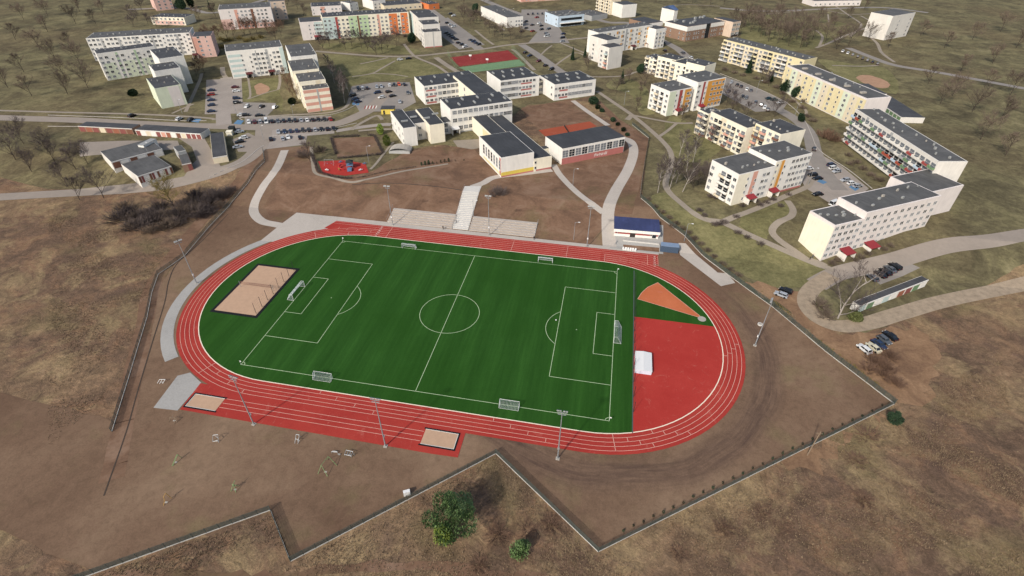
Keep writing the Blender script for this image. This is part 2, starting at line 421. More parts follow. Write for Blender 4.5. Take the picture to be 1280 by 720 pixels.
soil_w = px((160, 702), (120, 716))+[(-62, -46), (-66, -20)]+px((158, 530), (185, 430), (192, 372), (222, 322), (285, 262), (322, 190))
sheet('bare_soil', [rough_edge(soil[1:]+soil_w[1:], .35)], M['soil'], .06)
sheet('school_yard_soil', [rough_edge(px((358, 190), (384, 183), (398, 214), (430, 223), (466, 215), (508, 190), (548, 183), (592, 186), (628, 224), (700, 208), (702, 206), (777, 193), (779, 172), (742, 119), (775, 150), (811, 173), (803, 220), (790, 268), (766, 268), (736, 306), (670, 297), (669, 279), (603, 272), (566, 270), (494, 262), (484, 279), (428, 272), (371, 266), (352, 277), (336, 270), (331, 258), (345, 232)), .35)], M['soil_b'], .075)
sheet('inner_yard_soil', [rough_edge(px((652, 135), (714, 124), (745, 150), (756, 158), (690, 172), (660, 150)), .3)], M['soil_b'], .076)
sheet('left_bank_dirt', [rough_edge(strip_poly(catmull(px((322, 192), (300, 225), (262, 265), (215, 322), (190, 360), (182, 400), (160, 500), (140, 600)), 4), 5)[k_], .2, 3) for k_ in range(28)], M['soil_b'], .07)
sheet('orange_dirt', [rough_edge(catmull(px((928, 352), (960, 354), (985, 362), (1012, 372), (1014, 400), (1040, 415), (1075, 418), (1118, 412), (1165, 420), (1160, 500), (1112, 492), (1060, 455), (1031, 433), (968, 379)), 4, True), 1.8, 2.5)], M['dirt'], .045)
sheet('sand_patch', [rough_edge(catmull(px((1070, 96), (1085, 94), (1105, 100), (1112, 108), (1098, 110), (1080, 104)), 4, True), .5)], M['tan'], .07)
sheet('worn_patch', [rough_edge(catmull(px((318, 108), (326, 104), (338, 110), (332, 116), (322, 118)), 4, True), .5)], M['tan'], .07)
sheet('clay_bank', [rough_edge(catmull(px((975, 575), (1010, 560), (1060, 545), (1100, 520), (1095, 535), (1050, 560), (1010, 590)), 4, True), 2.4, 2)], M['dirt'], .04)
sheet('trodden_path', [rough_edge(catmull(px((150, 712), (330, 716), (420, 706), (520, 701), (600, 709), (700, 722), (700, 736), (600, 726), (520, 715), (420, 719), (330, 728), (150, 726)), 4, True), .8, 2)], M['soil_b'], .035)

# roads and car parks ------------------------------------------------
path('road', [(-180, 141), (20, 148), (90, 150), (160, 154), (225, 157), (275, 158), (330, 159.5), (385, 157), (420, 155), (445, 146), (462, 137), (478, 122), (488, 112)], 7.5, M['road'], .10)
path('road', [(330, 160), (327, 178), (312, 197), (285, 210), (240, 224), (200, 232), (160, 236), (60, 243), (-160, 256)], (8, 6.5), M['road'], .104)
path('road', [(280, 156), (279, 140), (279.5, 120), (283, 97)], (7.5, 7), M['lane'], .108)
path('road', [(420, 164), (445, 160), (478, 156), (489, 156)], 4, M['lane'], .112)
path('road', [(520, 0), (548, 20), (572, 42), (600, 62)], 8, M['asphalt'], .10)
path('road', [(600, -2), (628, 10), (655, 20), (680, 33), (697, 52)], 8, M['asphalt'], .104)
path('road', [(652, 56), (668, 66), (690, 82), (704, 92)], 6.5, M['asphalt'], .10)
path('road', [(735, 20), (760, 28), (790, 30), (826, 50), (848, 62), (866, 78), (890, 92), (915, 105), (945, 122), (975, 138), (998, 152), (1012, 168), (1018, 190), (1030, 215), (1050, 238)], 7, M['asphalt'], .10)
path('road', [(1420, 275), (1300, 291), (1240, 300), (1180, 308), (1120, 325), (1075, 336), (1045, 343), (1020, 356)], 7, M['road'], .10)
path('gravel_road', [(1040, 344), (1014, 362), (1008, 380), (1022, 398), (1050, 408), (1085, 404), (1125, 392), (1200, 372), (1380, 330)], 5.5, M['gravel'], .108)
path('road', [(1060, 60), (1090, 72), (1120, 82), (1180, 92), (1340, 122)], 6, M['asphalt'], .10)
path('road', [(1160, 16), (1110, 10), (1060, 10), (960, 14), (900, 10)], 6, M['asphalt'], .10)
path('road', [(160, 12), (230, 10), (268, 16), (330, 0)], 6, M['asphalt'], .10)
def lot(name, pts, mat, z=.098): return sheet(name, [px(*pts)], mat, z)
lot('parking_area', [(436, 119), (440, 108), (470, 103), (512, 103), (520, 128), (500, 139), (450, 140)], M['asphalt'])
lot('parking_area', [(258, 100), (302, 98), (304, 142), (256, 143)], M['lane'], .096)
lot('parking_area', [(300, 128), (345, 129), (342, 137), (332, 147), (298, 147)], M['asphalt'], .094)
lot('parking_area', [(306, 147), (414, 145), (418, 156), (306, 159)], M['asphalt'], .092)
lot('parking_area', [(336, 160), (418, 157), (418, 167), (384, 170), (382, 181), (330, 187)], M['lane'], .090)
lot('parking_area', [(652, 12), (684, 12), (712, 54), (660, 54), (672, 40), (650, 36)], M['asphalt'], .094)
lot('parking_area', [(552, 24), (560, 22), (606, 56), (574, 62), (545, 40)], M['asphalt'], .092)
lot('parking_area', [(898, 94), (912, 98), (950, 112), (985, 128), (978, 138), (944, 140), (900, 116)], M['asphalt'], .094)
lot('parking_area', [(1006, 192), (1020, 190), (1052, 208), (1086, 236), (1050, 262), (1008, 236), (1000, 224)], M['lane'], .096)
lot('garage_yard', [(222, 172), (255, 172), (278, 212), (240, 224), (228, 224), (246, 200), (240, 184)], M['road'], .09)
lot('garage_yard', [(100, 178), (160, 176), (222, 176), (226, 186), (160, 192), (100, 196)], M['road'], .091)
lot('parking_area', [(1085, 345), (1130, 326), (1150, 335), (1100, 356)], M['asphalt'], .097)
lot('parking_area', [(290, 175), (310, 166), (322, 172), (312, 190), (298, 190)], M['road'], .089)
lot('handicap_bay', [(238, 152), (243, 148.5), (252, 149), (248, 153.5)], M['baybl'], .12)
lot('handicap_bay', [(292, 155), (297, 150), (305, 151), (301, 156)], M['baybl'], .12)
lot('handicap_bay', [(441, 128), (450, 129.5), (448, 132), (440, 131)], M['baybl'], .12)
lot('handicap_bay', [(1066, 231), (1074, 236), (1069, 239), (1061, 234)], M['baybl'], .12)
lot('handicap_bay', [(1025, 224), (1034, 228), (1029, 230.5), (1021, 227)], M['baybl'], .12)
cw = []
for i in range(8):
    a = 455+i*2.0
    cw.append(px((a, 136.5-i*.1), (a+1.1, 136.5-i*.1), (a+2.6, 132.3), (a+1.5, 132.3)))
sheet('crossing_stripes', cw[::2], M['xred'], .125); sheet('crossing_stripes', cw[1::2], M['line'], .125)
# kerbs of the main street, real steps
def kerb(pts):
    mb = MB()
    w_ = catmull(px(*pts), 5)
    for quad in strip_poly(w_, .3):
        z = hz(sum(q[1] for q in quad)/4); mb.prism(quad, z+.0, z+.2)
    o = mb.build('kerb', M['kerb']); o['kind'] = 'structure'
for kp in [[(60, 144), (160, 147.5), (225, 151), (258, 151)], [(303, 150), (304, 147), (360, 146), (412, 143.5), (440, 134), (455, 122)], [(60, 158), (160, 159)],
           [(262, 222), (300, 204), (322, 187), (330, 182)], [(336, 171), (345, 170), (384, 169), (420, 160), (446, 154)], [(900, 92), (950, 112), (985, 130), (1005, 150), (1014, 168), (1024, 188), (1060, 212), (1090, 236)]]:
    kerb(kp)
def ways():
    T = M['walk']; z = .085
    for i, (pts, wd) in enumerate([
      ([(-180, 133), (60, 140), (160, 142.5), (220, 145), (262, 148), (268, 150)], 2), ([(302, 147), (360, 144), (410, 141), (432, 134), (438, 122)], 2),
      ([(232, 140), (241, 120), (250, 100), (252, 92)], 2), ([(215, 142), (235, 133), (242, 130)], 1.5),
      ([(283, 98), (279, 92), (278, 84)], 3), ([(283, 99), (310, 96), (345, 92), (350, 100), (348, 112)], 1.6), ([(310, 124), (330, 117), (348, 112)], 1.2),
      ([(310, 96), (313, 118), (310, 124)], 1.2), ([(394, 64), (440, 68), (480, 70.5), (521, 70), (560, 66), (600, 62), (635, 56.5), (691, 51.5), (736, 47)], 3.5),
      ([(505, 55), (512, 64), (521, 72), (545, 82), (560, 92)], 2.2), ([(545, 72), (556, 80), (572, 90)], 4), ([(450, 80), (470, 76), (485, 72)], 1.6),
      ([(440, 96), (465, 92), (478, 85), (494, 76)], 1.6), ([(465, 92), (490, 93), (510, 96)], 1.3), ([(594, 38), (606, 48), (617, 56)], 2), ([(606, 16), (618, 26), (630, 38)], 2.2),
      ([(675, 70), (683, 62), (690, 57)], 1.4), ([(693, 83), (705, 74), (720, 66), (735, 72)], 1.6), ([(701, 54), (720, 62), (735, 68)], 2),
      ([(706, 90), (740, 96), (780, 95), (800, 90), (838, 100)], 2), ([(790, 30), (812, 40), (826, 52)], 2), ([(640, 62), (646, 66), (668, 88)], 2.6),
      ([(746, 114), (768, 129), (790, 144), (812, 162), (832, 181), (839, 194), (838, 210), (832, 228), (836, 240), (850, 253), (866, 266), (884, 275), (902, 278), (928, 290), (966, 307), (1005, 324), (1042, 338)], 2.6),
      ([(790, 144), (815, 149), (845, 154), (866, 154)], 2), ([(822, 172), (834, 164), (846, 154)], 1.7), ([(784, 150), (790, 144)], 3),
      ([(902, 278), (930, 267), (960, 255), (985, 244), (1008, 234), (1014, 226)], 2.6), ([(984, 251), (991, 262), (988, 271), (972, 279), (965, 289), (972, 299), (990, 312), (1010, 326)], 2.6),
      ([(1000, 150), (1008, 140), (996, 128), (984, 116)], 1.6), ([(976, 100), (996, 108), (1000, 116)], 1.5),
      ([(1020, 60), (1036, 54), (1058, 44), (1080, 36), (1095, 30)], 2.4), ([(956, 18), (990, 15), (1024, 12), (1060, 18), (1092, 17)], 2), ([(1045, 8), (1062, 20), (1076, 30), (1072, 38), (1062, 46)], 2),
      ([(1082, 42), (1096, 54), (1102, 66), (1118, 78)], 2.4), ([(1020, 38), (1028, 46), (1024, 58)], 2), ([(1040, 82), (1075, 83), (1098, 82)], 2), ([(1076, 20), (1090, 28), (1092, 34)], 2),
      ([(1035, 18), (1036, 28)], 1.4), ([(830, 8), (860, 6), (900, 8)], 2), ([(1012, 326), (1024, 330), (1032, 334)], 3), ([(492, 178), (480, 192), (470, 205), (463, 212)], 1.2), ([(440, 163), (445, 158), (470, 145), (478, 150)], 2),
      ([(448, 164), (472, 162), (494, 162)], 2), ([(736, 312), (734, 312.5)], 1)][:-1]):
        o = sheet('footpath', strip_poly(catmull(px(*pts), 5), wd), T, z+i*.002)
ways()
# stadium paths
sheet('perimeter_path', strip_poly([(9+45.6*math.cos(t), 32.5+44.4*math.sin(t)) for t in [rad(113+i*4.2) for i in range(29)]], (3.2, 3.4)), M['pave'], .11)
sheet('plaza', [px((371, 266), (428, 272), (420, 277.5), (411.5, 286.3), (390, 289), (345, 303), (326, 301), (352, 280))], M['pavel'], .112)
sheet('plaza', [px((192, 510), (222, 513.5), (252, 479), (238, 466), (222, 470))], M['pave'], .112)
sheet('track_side_path', [[(-12.6, 80.3), (-9.3, 77.3), (114.4, 77.6), (114.4, 79.6), (90, 79.7), (68, 79.7), (10, 80.3)]], M['pavel'], .114)
path('footpath', [(356, 188), (345, 212), (330, 232), (318.5, 254), (318, 267), (328, 277), (345, 281), (356, 283)], 3.6, M['pavel'], .118)
path('footpath', [(590, 234), (604, 229), (618, 222), (650, 218), (690, 213)], (3.4, 3.0), M['pavel'], .12)
path('footpath', [(692, 206), (700, 219), (716, 236), (733, 250), (754, 266)], 2.8, M['pavel'], .122)
path('footpath', [(775, 172), (788, 177), (792, 190), (785, 212), (770, 238), (761, 260), (760, 282), (762, 309)], (4.2, 5), M['pavel'], .124)
path('footpath', [(716, 126), (735, 140), (760, 157)], 3, M['pavel'], .12)
path('footpath', [(389, 184), (391, 204), (395, 217), (415, 222), (440, 228), (465, 223), (500, 215), (530, 210), (560, 205)], (1.5, 1.2), M['walk'], .12)
sheet('side_walkway', [px((848, 304), (857, 304.5), (897, 341), (909, 342), (919, 354), (901, 358), (850, 319))], M['pavel'], .118)
sheet('clubhouse_paving', [px((766, 272), (829, 282), (829, 318), (762, 310))], M['pave'], .116)
sheet('planting_bed', [px((779, 306), (824, 310), (824, 315.5), (779, 311))], M['soil_b'], .126)
sheet('school_forecourt', [px((566, 176), (600, 174), (612, 183), (590, 187), (572, 184))], M['walk'], .12)

# ------------------------------------------------------------------ running track, pitch, sectors
CL, CR, VC, RI = 9.0, 94.0, 32.5, 36.9
LW = 1.22
def loop(r, n=40):
    return [(CR+r*math.cos(t), VC+r*math.sin(t)) for t in [rad(-90+180*i/n) for i in range(n+1)]] + [(CL+r*math.cos(t), VC+r*math.sin(t)) for t in [rad(90+180*i/n) for i in range(n+1)]]
def ring(r0, r1):
    a, b = loop(r0), loop(r1); n = len(a)
    return [[a[i], a[(i+1) % n], b[(i+1) % n], b[i]] for i in range(n)]
sheet('running_track', ring(RI, RI+4*LW+1.0), M['track'], .13)
sheet('sprint_straight', [[(-11, 71.2), (114.2, 71.2), (114.2, 77.6), (-8.8, 77.3)]], M['track'], .126)
sheet('jump_runway', [[(-6.5, -8.2), (-5.9, -17), (60, -17.4), (66.2, -17.2), (66.2, -9.5)]], M['track'], .126)
sheet('pitch_turf', [loop(RI)], M['turf'], .132)
# red apron in the far bend
def arcpts(t0, t1, n=30, r=RI-.12): return [(CR+r*math.cos(t0+(t1-t0)*i/n), VC+r*math.sin(t0+(t1-t0)*i/n)) for i in range(n+1)]
DU, DV = 105.8, 41.4
t0 = -math.acos((DU-CR)/RI); t1 = math.asin((DV-VC)/RI)
sheet('red_apron', [[(DU, DV)]+arcpts(t0, t1)], M['dzone'], .136)
sheet('throwing_sector', [[(125.4, 44.9), (107.0, 50.4), (108.3, 54.0), (110.3, 57.4), (113.6, 60.6), (125.9, 45.6)]], M['clay'], .138)
sheet('sector_line', strip_poly([(125.4, 44.9), (107.0, 50.4)], .12)+strip_poly([(113.6, 60.6), (125.9, 45.6)], .12)+strip_poly([(107.0, 50.4), (108.3, 54.0), (110.3, 57.4), (113.6, 60.6)], .12), M['linep'], .142)
sheet('throwing_circle', [[(126.3+1.25*math.cos(rad(i*15)), 44.3+1.25*math.sin(rad(i*15))) for i in range(24)]], M['conc'], .146)
def seg(a, b, wd=.1): return strip_poly([a, b], wd)
sheet('track_kerb_line', ring(RI-.16, RI+.1), M['linek'], .15)
ln = []
for k_ in (1, 2, 3, 4): ln += ring(RI+k_*LW-.05, RI+k_*LW+.05)
for k_ in (5, 6): ln += seg((-9, VC+RI+k_*LW), (114, VC+RI+k_*LW))
for k_ in (1, 2, 3, 4): ln += seg((94, VC+RI+k_*LW), (114, VC+RI+k_*LW), .08)
ln += seg((114, VC+RI+.9), (114, VC+RI+6*LW))+seg((110.4, VC+RI+1.0), (110.4, VC+RI+6*LW))
for u in (95.5, 82, 62): ln += seg((u, VC+RI), (u, VC+RI+(6 if u < 90 else 4)*LW))
for u in (14.5, ): ln += seg((u, VC+RI), (u, VC+RI+6*LW), .12)
for v in (-11.7, -13.1, -14.5): ln += seg((3.4, v), (56.2, v))
def cross(cx, deg, k0, k1, wd=.12):
    t = rad(deg); return seg((cx+(RI+k0*LW)*math.cos(t), VC+(RI+k0*LW)*math.sin(t)), (cx+(RI+k1*LW)*math.cos(t), VC+(RI+k1*LW)*math.sin(t)), wd)
for a in [(CL, 244, 0, 4), (CL, 250, 1, 2), (CL, 258, 2, 3), (CL, 266, 3, 4), (CL, 104, 0, 2), (CL, 122, 0, 4), (CR, -5, 0, 1), (CR, -3, 1, 2), (CR, 0, 2, 3), (CR, 3, 3, 4), (CR, -79, 0, 4), (CR, -74, 1, 2), (CR, -70, 2, 3), (CR, -66, 3, 4), (CR, -64, 0, 1), (CR, -60, 1, 2), (CR, -56, 2, 3), (CR, -52, 3, 4)]: ln += cross(*a)
for i, u in enumerate((26, 31, 36.5, 42)): ln += seg((u, VC-RI-i*LW), (u, VC-RI-(i+1)*LW))
for i, u in enumerate((72, 76.5, 81, 85.5)): ln += seg((u, VC-RI-i*LW), (u, VC-RI-(i+1)*LW))
for u in (2, 5.5, -2, -5.5, 7.5): ln += seg((u, VC+RI+2.2), (u, VC+RI+3.6))
ln += seg((-2, VC+RI+4.1), (9.5, VC+RI+4.6), .08)
sheet('track_line_markings', ln, M['linep'], .154)
def numeral(txt, x, y, rz, size, z):
    cu = bpy.data.curves.new('numeral', 'FONT'); cu.body = txt; cu.size = size; cu.align_x = 'CENTER'; cu.align_y = 'CENTER'
    t = bpy.data.objects.new('tmp', cu); COL.objects.link(t)
    me = bpy.data.meshes.new_from_object(t.evaluated_get(bpy.context.evaluated_depsgraph_get()))
    bpy.data.objects.remove(t); me.materials.clear(); me.materials.append(M['line'])
    o = link('lane_numeral', me, None, (x, y, z), rz); o['kind'] = 'structure'; return o
for k_ in range(6):
    numeral(str(k_+1), 112.9, VC+RI+(k_+.5)*LW, rad(90), 1.1, .158); numeral(str(k_+1), 10.4, VC+RI+(k_+.5)*LW, rad(-90), 1.3, .158)
PL, PW = 100.12, 64.1; c_ = PW/2
pm = []
def rect_lines(x0, x1, y0, y1):
    return seg((x0, y0), (x1, y0), LWD)+seg((x0, y1), (x1, y1), LWD)+seg((x0, y0), (x0, y1), LWD)+seg((x1, y0), (x1, y1), LWD)
LWD = .15
pm += rect_lines(0, PL, 0, PW)+seg((PL/2, 0), (PL/2, PW), LWD)
for s_, x0 in ((1, 0), (-1, PL)):
    for d, hw in ((16.5, 20.16), (5.5, 9.16)):
        pm += seg((x0, c_-hw), (x0+s_*d, c_-hw), LWD)+seg((x0, c_+hw), (x0+s_*d, c_+hw), LWD)+seg((x0+s_*d, c_-hw), (x0+s_*d, c_+hw), LWD)
    a0 = math.acos(5.5/9.15); xs = x0+s_*11
    pts = [(xs+s_*9.15*math.cos(-a0+2*a0*i/20), c_+9.15*math.sin(-a0+2*a0*i/20)) for i in range(21)]
    pm += strip_poly(pts, LWD)
    pm.append([(xs+.18*math.cos(rad(i*45)), c_+.18*math.sin(rad(i*45))) for i in range(8)])
    for yy, sy in ((0, 1), (PW, -1)):
        pm += strip_poly([(x0+s_*math.cos(rad(i*10))*1, yy+sy*math.sin(rad(i*10))) for i in range(10)], LWD)
pm += strip_poly([(PL/2+9.15*math.cos(rad(i*6)), c_+9.15*math.sin(rad(i*6))) for i in range(61)], LWD)
sheet('pitch_line_markings', pm, M['liney'], .15)
sheet('drain_edging', seg((DU, -2.5), (DU, 66), .3), M['fence'], .152)
# sand pits and beach court
def pit(name, lab, x0, x1, y0, y1, open_side):
    t = thing(name, lab, 'sandpit', (0, 0, 0), 0, 'long jump sandpits')
    mb = MB(); mb.box(x0, x1, y0, y1, .1, .17); mb.build('sand', M['sand'], t)
    mb = MB(); b = .38
    mb.box(x0-b, x1+b, y1, y1+b, .1, .2); mb.box(x0-b, x1+b, y0-b, y0, .1, .2)
    if open_side != 'l': mb.box(x0-b, x0, y0, y1, .1, .2)
    if open_side != 'r': mb.box(x1, x1+b, y0, y1, .1, .2)
    mb.build('rubber_edging', M['black'], t)
    mb = MB(); f = .14
    mb.box(x0, x1, y1-f, y1, .1, .21); mb.box(x0, x1, y0, y0+f, .1, .21)
    if open_side != 'l': mb.box(x0, x0+f, y0+f, y1-f, .1, .21)
    if open_side != 'r': mb.box(x1-f, x1, y0+f, y1-f, .1, .21)
    mb.build('inner_kerb', M['concl'], t)
pit('jump_sandpit', 'sandpit with black edging beside the grey paved pad at the track corner', -5.3, 3.1, -15.8, -11.7, 'r')
pit('jump_sandpit', 'sandpit with black edging in a red surround nearest the fence corner', 56.5, 64.7, -15.3, -10.9, 'l')
t = thing('beach_volleyball_court', 'pale sand beach volleyball court with black border on green turf', 'court')
mb = MB(); mb.box(-21.6, -7.6, 19.4, 43.8, .1, .17); mb.build('sand', M['sand'], t)
mb = MB(); b = .95
mb.box(-21.6-b, -7.6+b, 43.8, 43.8+b, .1, .19); mb.box(-21.6-b, -7.6+b, 19.4-b, 19.4, .1, .19); mb.box(-21.6-b, -21.6, 19.4, 43.8, .1, .19); mb.box(-7.6, -7.6+b, 19.4, 43.8, .1, .19)
mb.build('rubber_edging', M['black'], t)
t = thing('volleyball_net', 'volleyball net on two posts across the beach sand court', 'net')
mb = MB()
for zz in (1.45, 2.4): mb.box(-19.9, -9.2, 31.57, 31.62, zz, zz+.07)
for i in range(54): mb.box(-19.9+i*.2, -19.88+i*.2, 31.585, 31.605, 1.5, 2.42)
for i in range(5): mb.box(-19.9, -9.2, 31.585, 31.605, 1.6+i*.17, 1.62+i*.17)
mb.build('net', plain('net_brown', '8c6a5a'), t)
for x in (-20.4, -8.7):
    mb = MB(); mb.tube((x, 31.6, .1), (x, 31.6, 2.6), .07, .06, 8); mb.build('post', M['galv'], t)
def ball_net(name, lab, a, b, n, h, top=None):
    a = Vector(a); b = Vector(b); t = thing(name, lab, 'net', (a.x, a.y, 0)); d = b-a
    mb = MB(); mb.tube((0, 0, .1), (0, 0, h), .07, .06, 6); pm_ = mb.mesh('post', M['fencedk'])
    for i in range(n): link('post', pm_, t, (d.x*i/(n-1), d.y*i/(n-1), 0))
    mb = MB(); m_ = int(d.length/1.0)
    for z in [h*.02+i*.8 for i in range(int(h/.8)+1)]:
        mb.tube((0, 0, z+.1), (d.x, d.y, z+.1), .008, .008, 3, cap=False)
    for i in range(m_+1): mb.tube((d.x*i/m_, d.y*i/m_, .1), (d.x*i/m_, d.y*i/m_, h), .006, .006, 3, cap=False)
    mb.build('net', M['fencedk'], t)
ball_net('ball_stop_net', 'tall dark ball stop net on slim posts beside the beach sand court', (-8.0, 20.4), (-8.0, 43.2), 8, 4.2)
ball_net('ball_stop_net', 'long ball stop net on slim posts between the pitch and red apron', (DU+.2, 4), (DU+.2, 60), 12, 4.0)

# goals ------------------------------------------------------------
def goal_mesh(root, wd, h, dep, r=.06, top=.9):
    mb = MB()
    for x in (-wd/2, wd/2): mb.tube((x, 0, .12), (x, 0, h), r, r, 8)
    mb.tube((-wd/2-r, 0, h), (wd/2+r, 0, h), r, r, 8); mb.build('frame', M['white'], root)
    mb = MB()
    for x in (-wd/2, wd/2):
        mb.tube((x, 0, h), (x, top, h), r*.6, r*.6, 6); mb.tube((x, top, h), (x, dep, .16), r*.6, r*.6, 6); mb.tube((x, 0, .16), (x, dep, .16), r*.6, r*.6, 6)
    mb.tube((-wd/2, dep, .16), (wd/2, dep, .16), r*.6, r*.6, 6); mb.build('rear_frame', M['white'], root)
    mb = MB(); q = .022
    def lin_(a, b): mb.tube(a, b, q, q, 3, cap=False)
    nx = int(wd/.35); nz = 8
    for i in range(nx+1):
        x = -wd/2+wd*i/nx; lin_((x, 0, h), (x, top, h)); lin_((x, top, h), (x, dep, .16))
    for j in range(nz+1):
        s = j/nz; y = top+(dep-top)*s; z = h+(.16-h)*s; lin_((-wd/2, y, z), (wd/2, y, z))
        for x in (-wd/2, wd/2): lin_((x, 0, z), (x, y, z))
    for j in range(3): lin_((-wd/2, top*j/2, h), (wd/2, top*j/2, h))
    mb.build('net', M['net'], root)
g1 = thing('football_goal', 'full size white football goal beside the beach volleyball sand', 'goal', (0, c_, .03), rad(90), 'full size football goals')
goal_mesh(g1, 7.32, 2.44, 2.2)
dup(g1, (PL, c_, .03), rad(-90), 'full size white football goal in front of the red apron')
g2 = thing('training_goal', 'small white goal by the back touchline nearer the track start', 'goal', (23.8, 66.9, .03), 0, 'small training goals along the touchlines')
goal_mesh(g2, 5.0, 2.0, 1.4, .05, .6)
p_ = G(681.5, 328.5); dup(g2, (p_.x, p_.y, .03), 0, 'small white goal by the back touchline in front of the terraces end')
p_ = G(405, 472); dup(g2, (p_.x, p_.y, .03), rad(180), 'small white goal on the near touchline left of the halfway line')
p_ = G(637, 507); dup(g2, (p_.x, p_.y, .03), rad(180), 'small white goal on the near touchline right of the halfway line')
p_ = G(511, 311.5); g2.location = (p_.x, p_.y, .03)
cf = thing('corner_flag', 'white corner flag at the pitch corner by the track start', 'flag', (0, PW, .13), 0, 'pitch corner flags')
mb = MB(); mb.tube((0, 0, 0), (0, 0, 1.5), .03, .03, 6); mb.build('pole', M['white'], cf)
mb = MB(); mb.box(.03, .45, -.012, .012, 1.1, 1.5); mb.build('flag', M['white'], cf)
for xy, lab in (((PL, PW), 'white corner flag at the pitch corner towards the clubhouse'), ((PL, 0), 'white corner flag at the near corner beside the red apron'), ((0, 0), 'white corner flag at the near corner below the beach court')):
    dup(cf, (xy[0], xy[1], .13), 0, lab)
p_ = G(695, 401); mb = MB()
mbb = bmesh.new(); bmesh.ops.create_icosphere(mbb, subdivisions=2, radius=.22); me = bpy.data.meshes.new('football'); mbb.to_mesh(me); mbb.free(); me.materials.append(M['white'])
mb = MB(); mb.add([tuple(v.co) for v in me.vertices], [tuple(f.vertices) for f in me.polygons])
fb = mb.build('football', [M['white']]); fb.location = (p_.x, p_.y, .35); tag(fb, 'white football lying on the turf in the penalty arc', 'ball')
# sheet-metal mat shelter on the apron
t = thing('mat_shelter', 'silver white sheet metal mat shelter with shallow gable roof on red apron', 'shelter', (106.2, 17.6, .13))
mb = MB(); mb.prism([(0, 0), (4.4, 0), (4.4, 7.2), (0, 7.2)], 0, 1.3); mb.build('wall', M['tent'], t)
mb = MB(); zz = [(-.1, 1.32), (2.2, 1.6), (4.5, 1.32)]
for i in range(2):
    (xa, za), (xb, zb) = zz[i], zz[i+1]
    mb.add([(xa, -.1, za), (xb, -.1, zb), (xb, 7.3, zb), (xa, 7.3, za), (xa, -.1, za-.08), (xb, -.1, zb-.08), (xb, 7.3, zb-.08), (xa, 7.3, za-.08)], [(0,1,2,3), (7,6,5,4), (0,4,5,1), (2,6,7,3), (1,5,6,2), (3,7,4,0)])
for i in range(10): 
    y = i*.75+.1; mb.box(2.15, 2.25, y, y+.1, 1.59, 1.63)
mb.build('roof', M['white'], t)

# terraces and stairs -----------------------------------------------
def terrace(lab, u0, u1):
    t = thing('seating_terrace', lab, 'terrace', (0, 0, 0), 0, 'concrete seating terraces')
    n = 6; va, vb = 80.4, 88.4; 
    mb = MB(); dv = (vb-va)/n
    for i in range(n):
        mb.box(u0, u1, va+i*dv, vb, (0 if i == 0 else .12+.3*i), .12+.3*(i+1))
    mb.build('steps', M['terr'], t)
    for i in range(n-1):
        mb = MB(); z = .12+.3*(i+1); x = u0+.6
        while x < u1-1:
            L_ = rnd.uniform(3.5, 5.5); mb.box(x, min(x+L_, u1-.4), va+i*dv+dv*.62, va+i*dv+dv*.9, z, z+.1); x += L_+rnd.uniform(.4, 1.4)
        mb.build('bench_slats', M['benchw'], t)
    for x in (u0-.15, u1+.15):
        mb = MB()
        for i in range(4): mb.tube((x, va+i*2.5, .1+.3*i), (x, va+i*2.5, 1.4+.8*i), .03, .03, 5)
        mb.tube((x, va, 1.3), (x, va+7.5, 3.7), .03, .03, 5)
        mb.build('handrail', M['galv'], t)
terrace('pale concrete seating terrace left of the wide white stairs', 10.9, 37.0)
terrace('pale concrete seating terrace right of the wide white stairs', 43.6, 69.0)
t = thing('stairway', 'wide white concrete stairway climbing the bank between the terraces', 'stairs')
A_, B_ = Vector((37.2, 80.5)), Vector((43.4, 80.5)); q = G(581, 233); C_ = Vector((q.x, q.y)); q = G(602, 233); D_ = Vector((q.x, q.y))
mb = MB(); n = 26
for i in range(n):
    f0, f1 = i/n, (i+1)/n
    P = [A_.lerp(C_, f0), B_.lerp(D_, f0), B_.lerp(D_, f1), A_.lerp(C_, f1)]
    z = hz(P[2].y); mb.prism([tuple(a) for a in P], max(-.3, z-.9), z+.14+(.04 if i % 7 == 0 else 0))
mb.build('steps', M['concl'], t)
for (a, c) in ((A_, C_), (B_, D_)):
    mb = MB()
    for i in range(9):
        p_ = a.lerp(c, i/9); z = hz(p_.y)+.1; mb.tube((p_.x, p_.y, z), (p_.x, p_.y, z+1.0), .025, .025, 5)
        p2 = a.lerp(c, (i+1)/9); mb.tube((p_.x, p_.y, z+1), (p2.x, p2.y, hz(p2.y)+1.1), .025, .025, 5)
    mb.build('handrail', M['galv'], t)

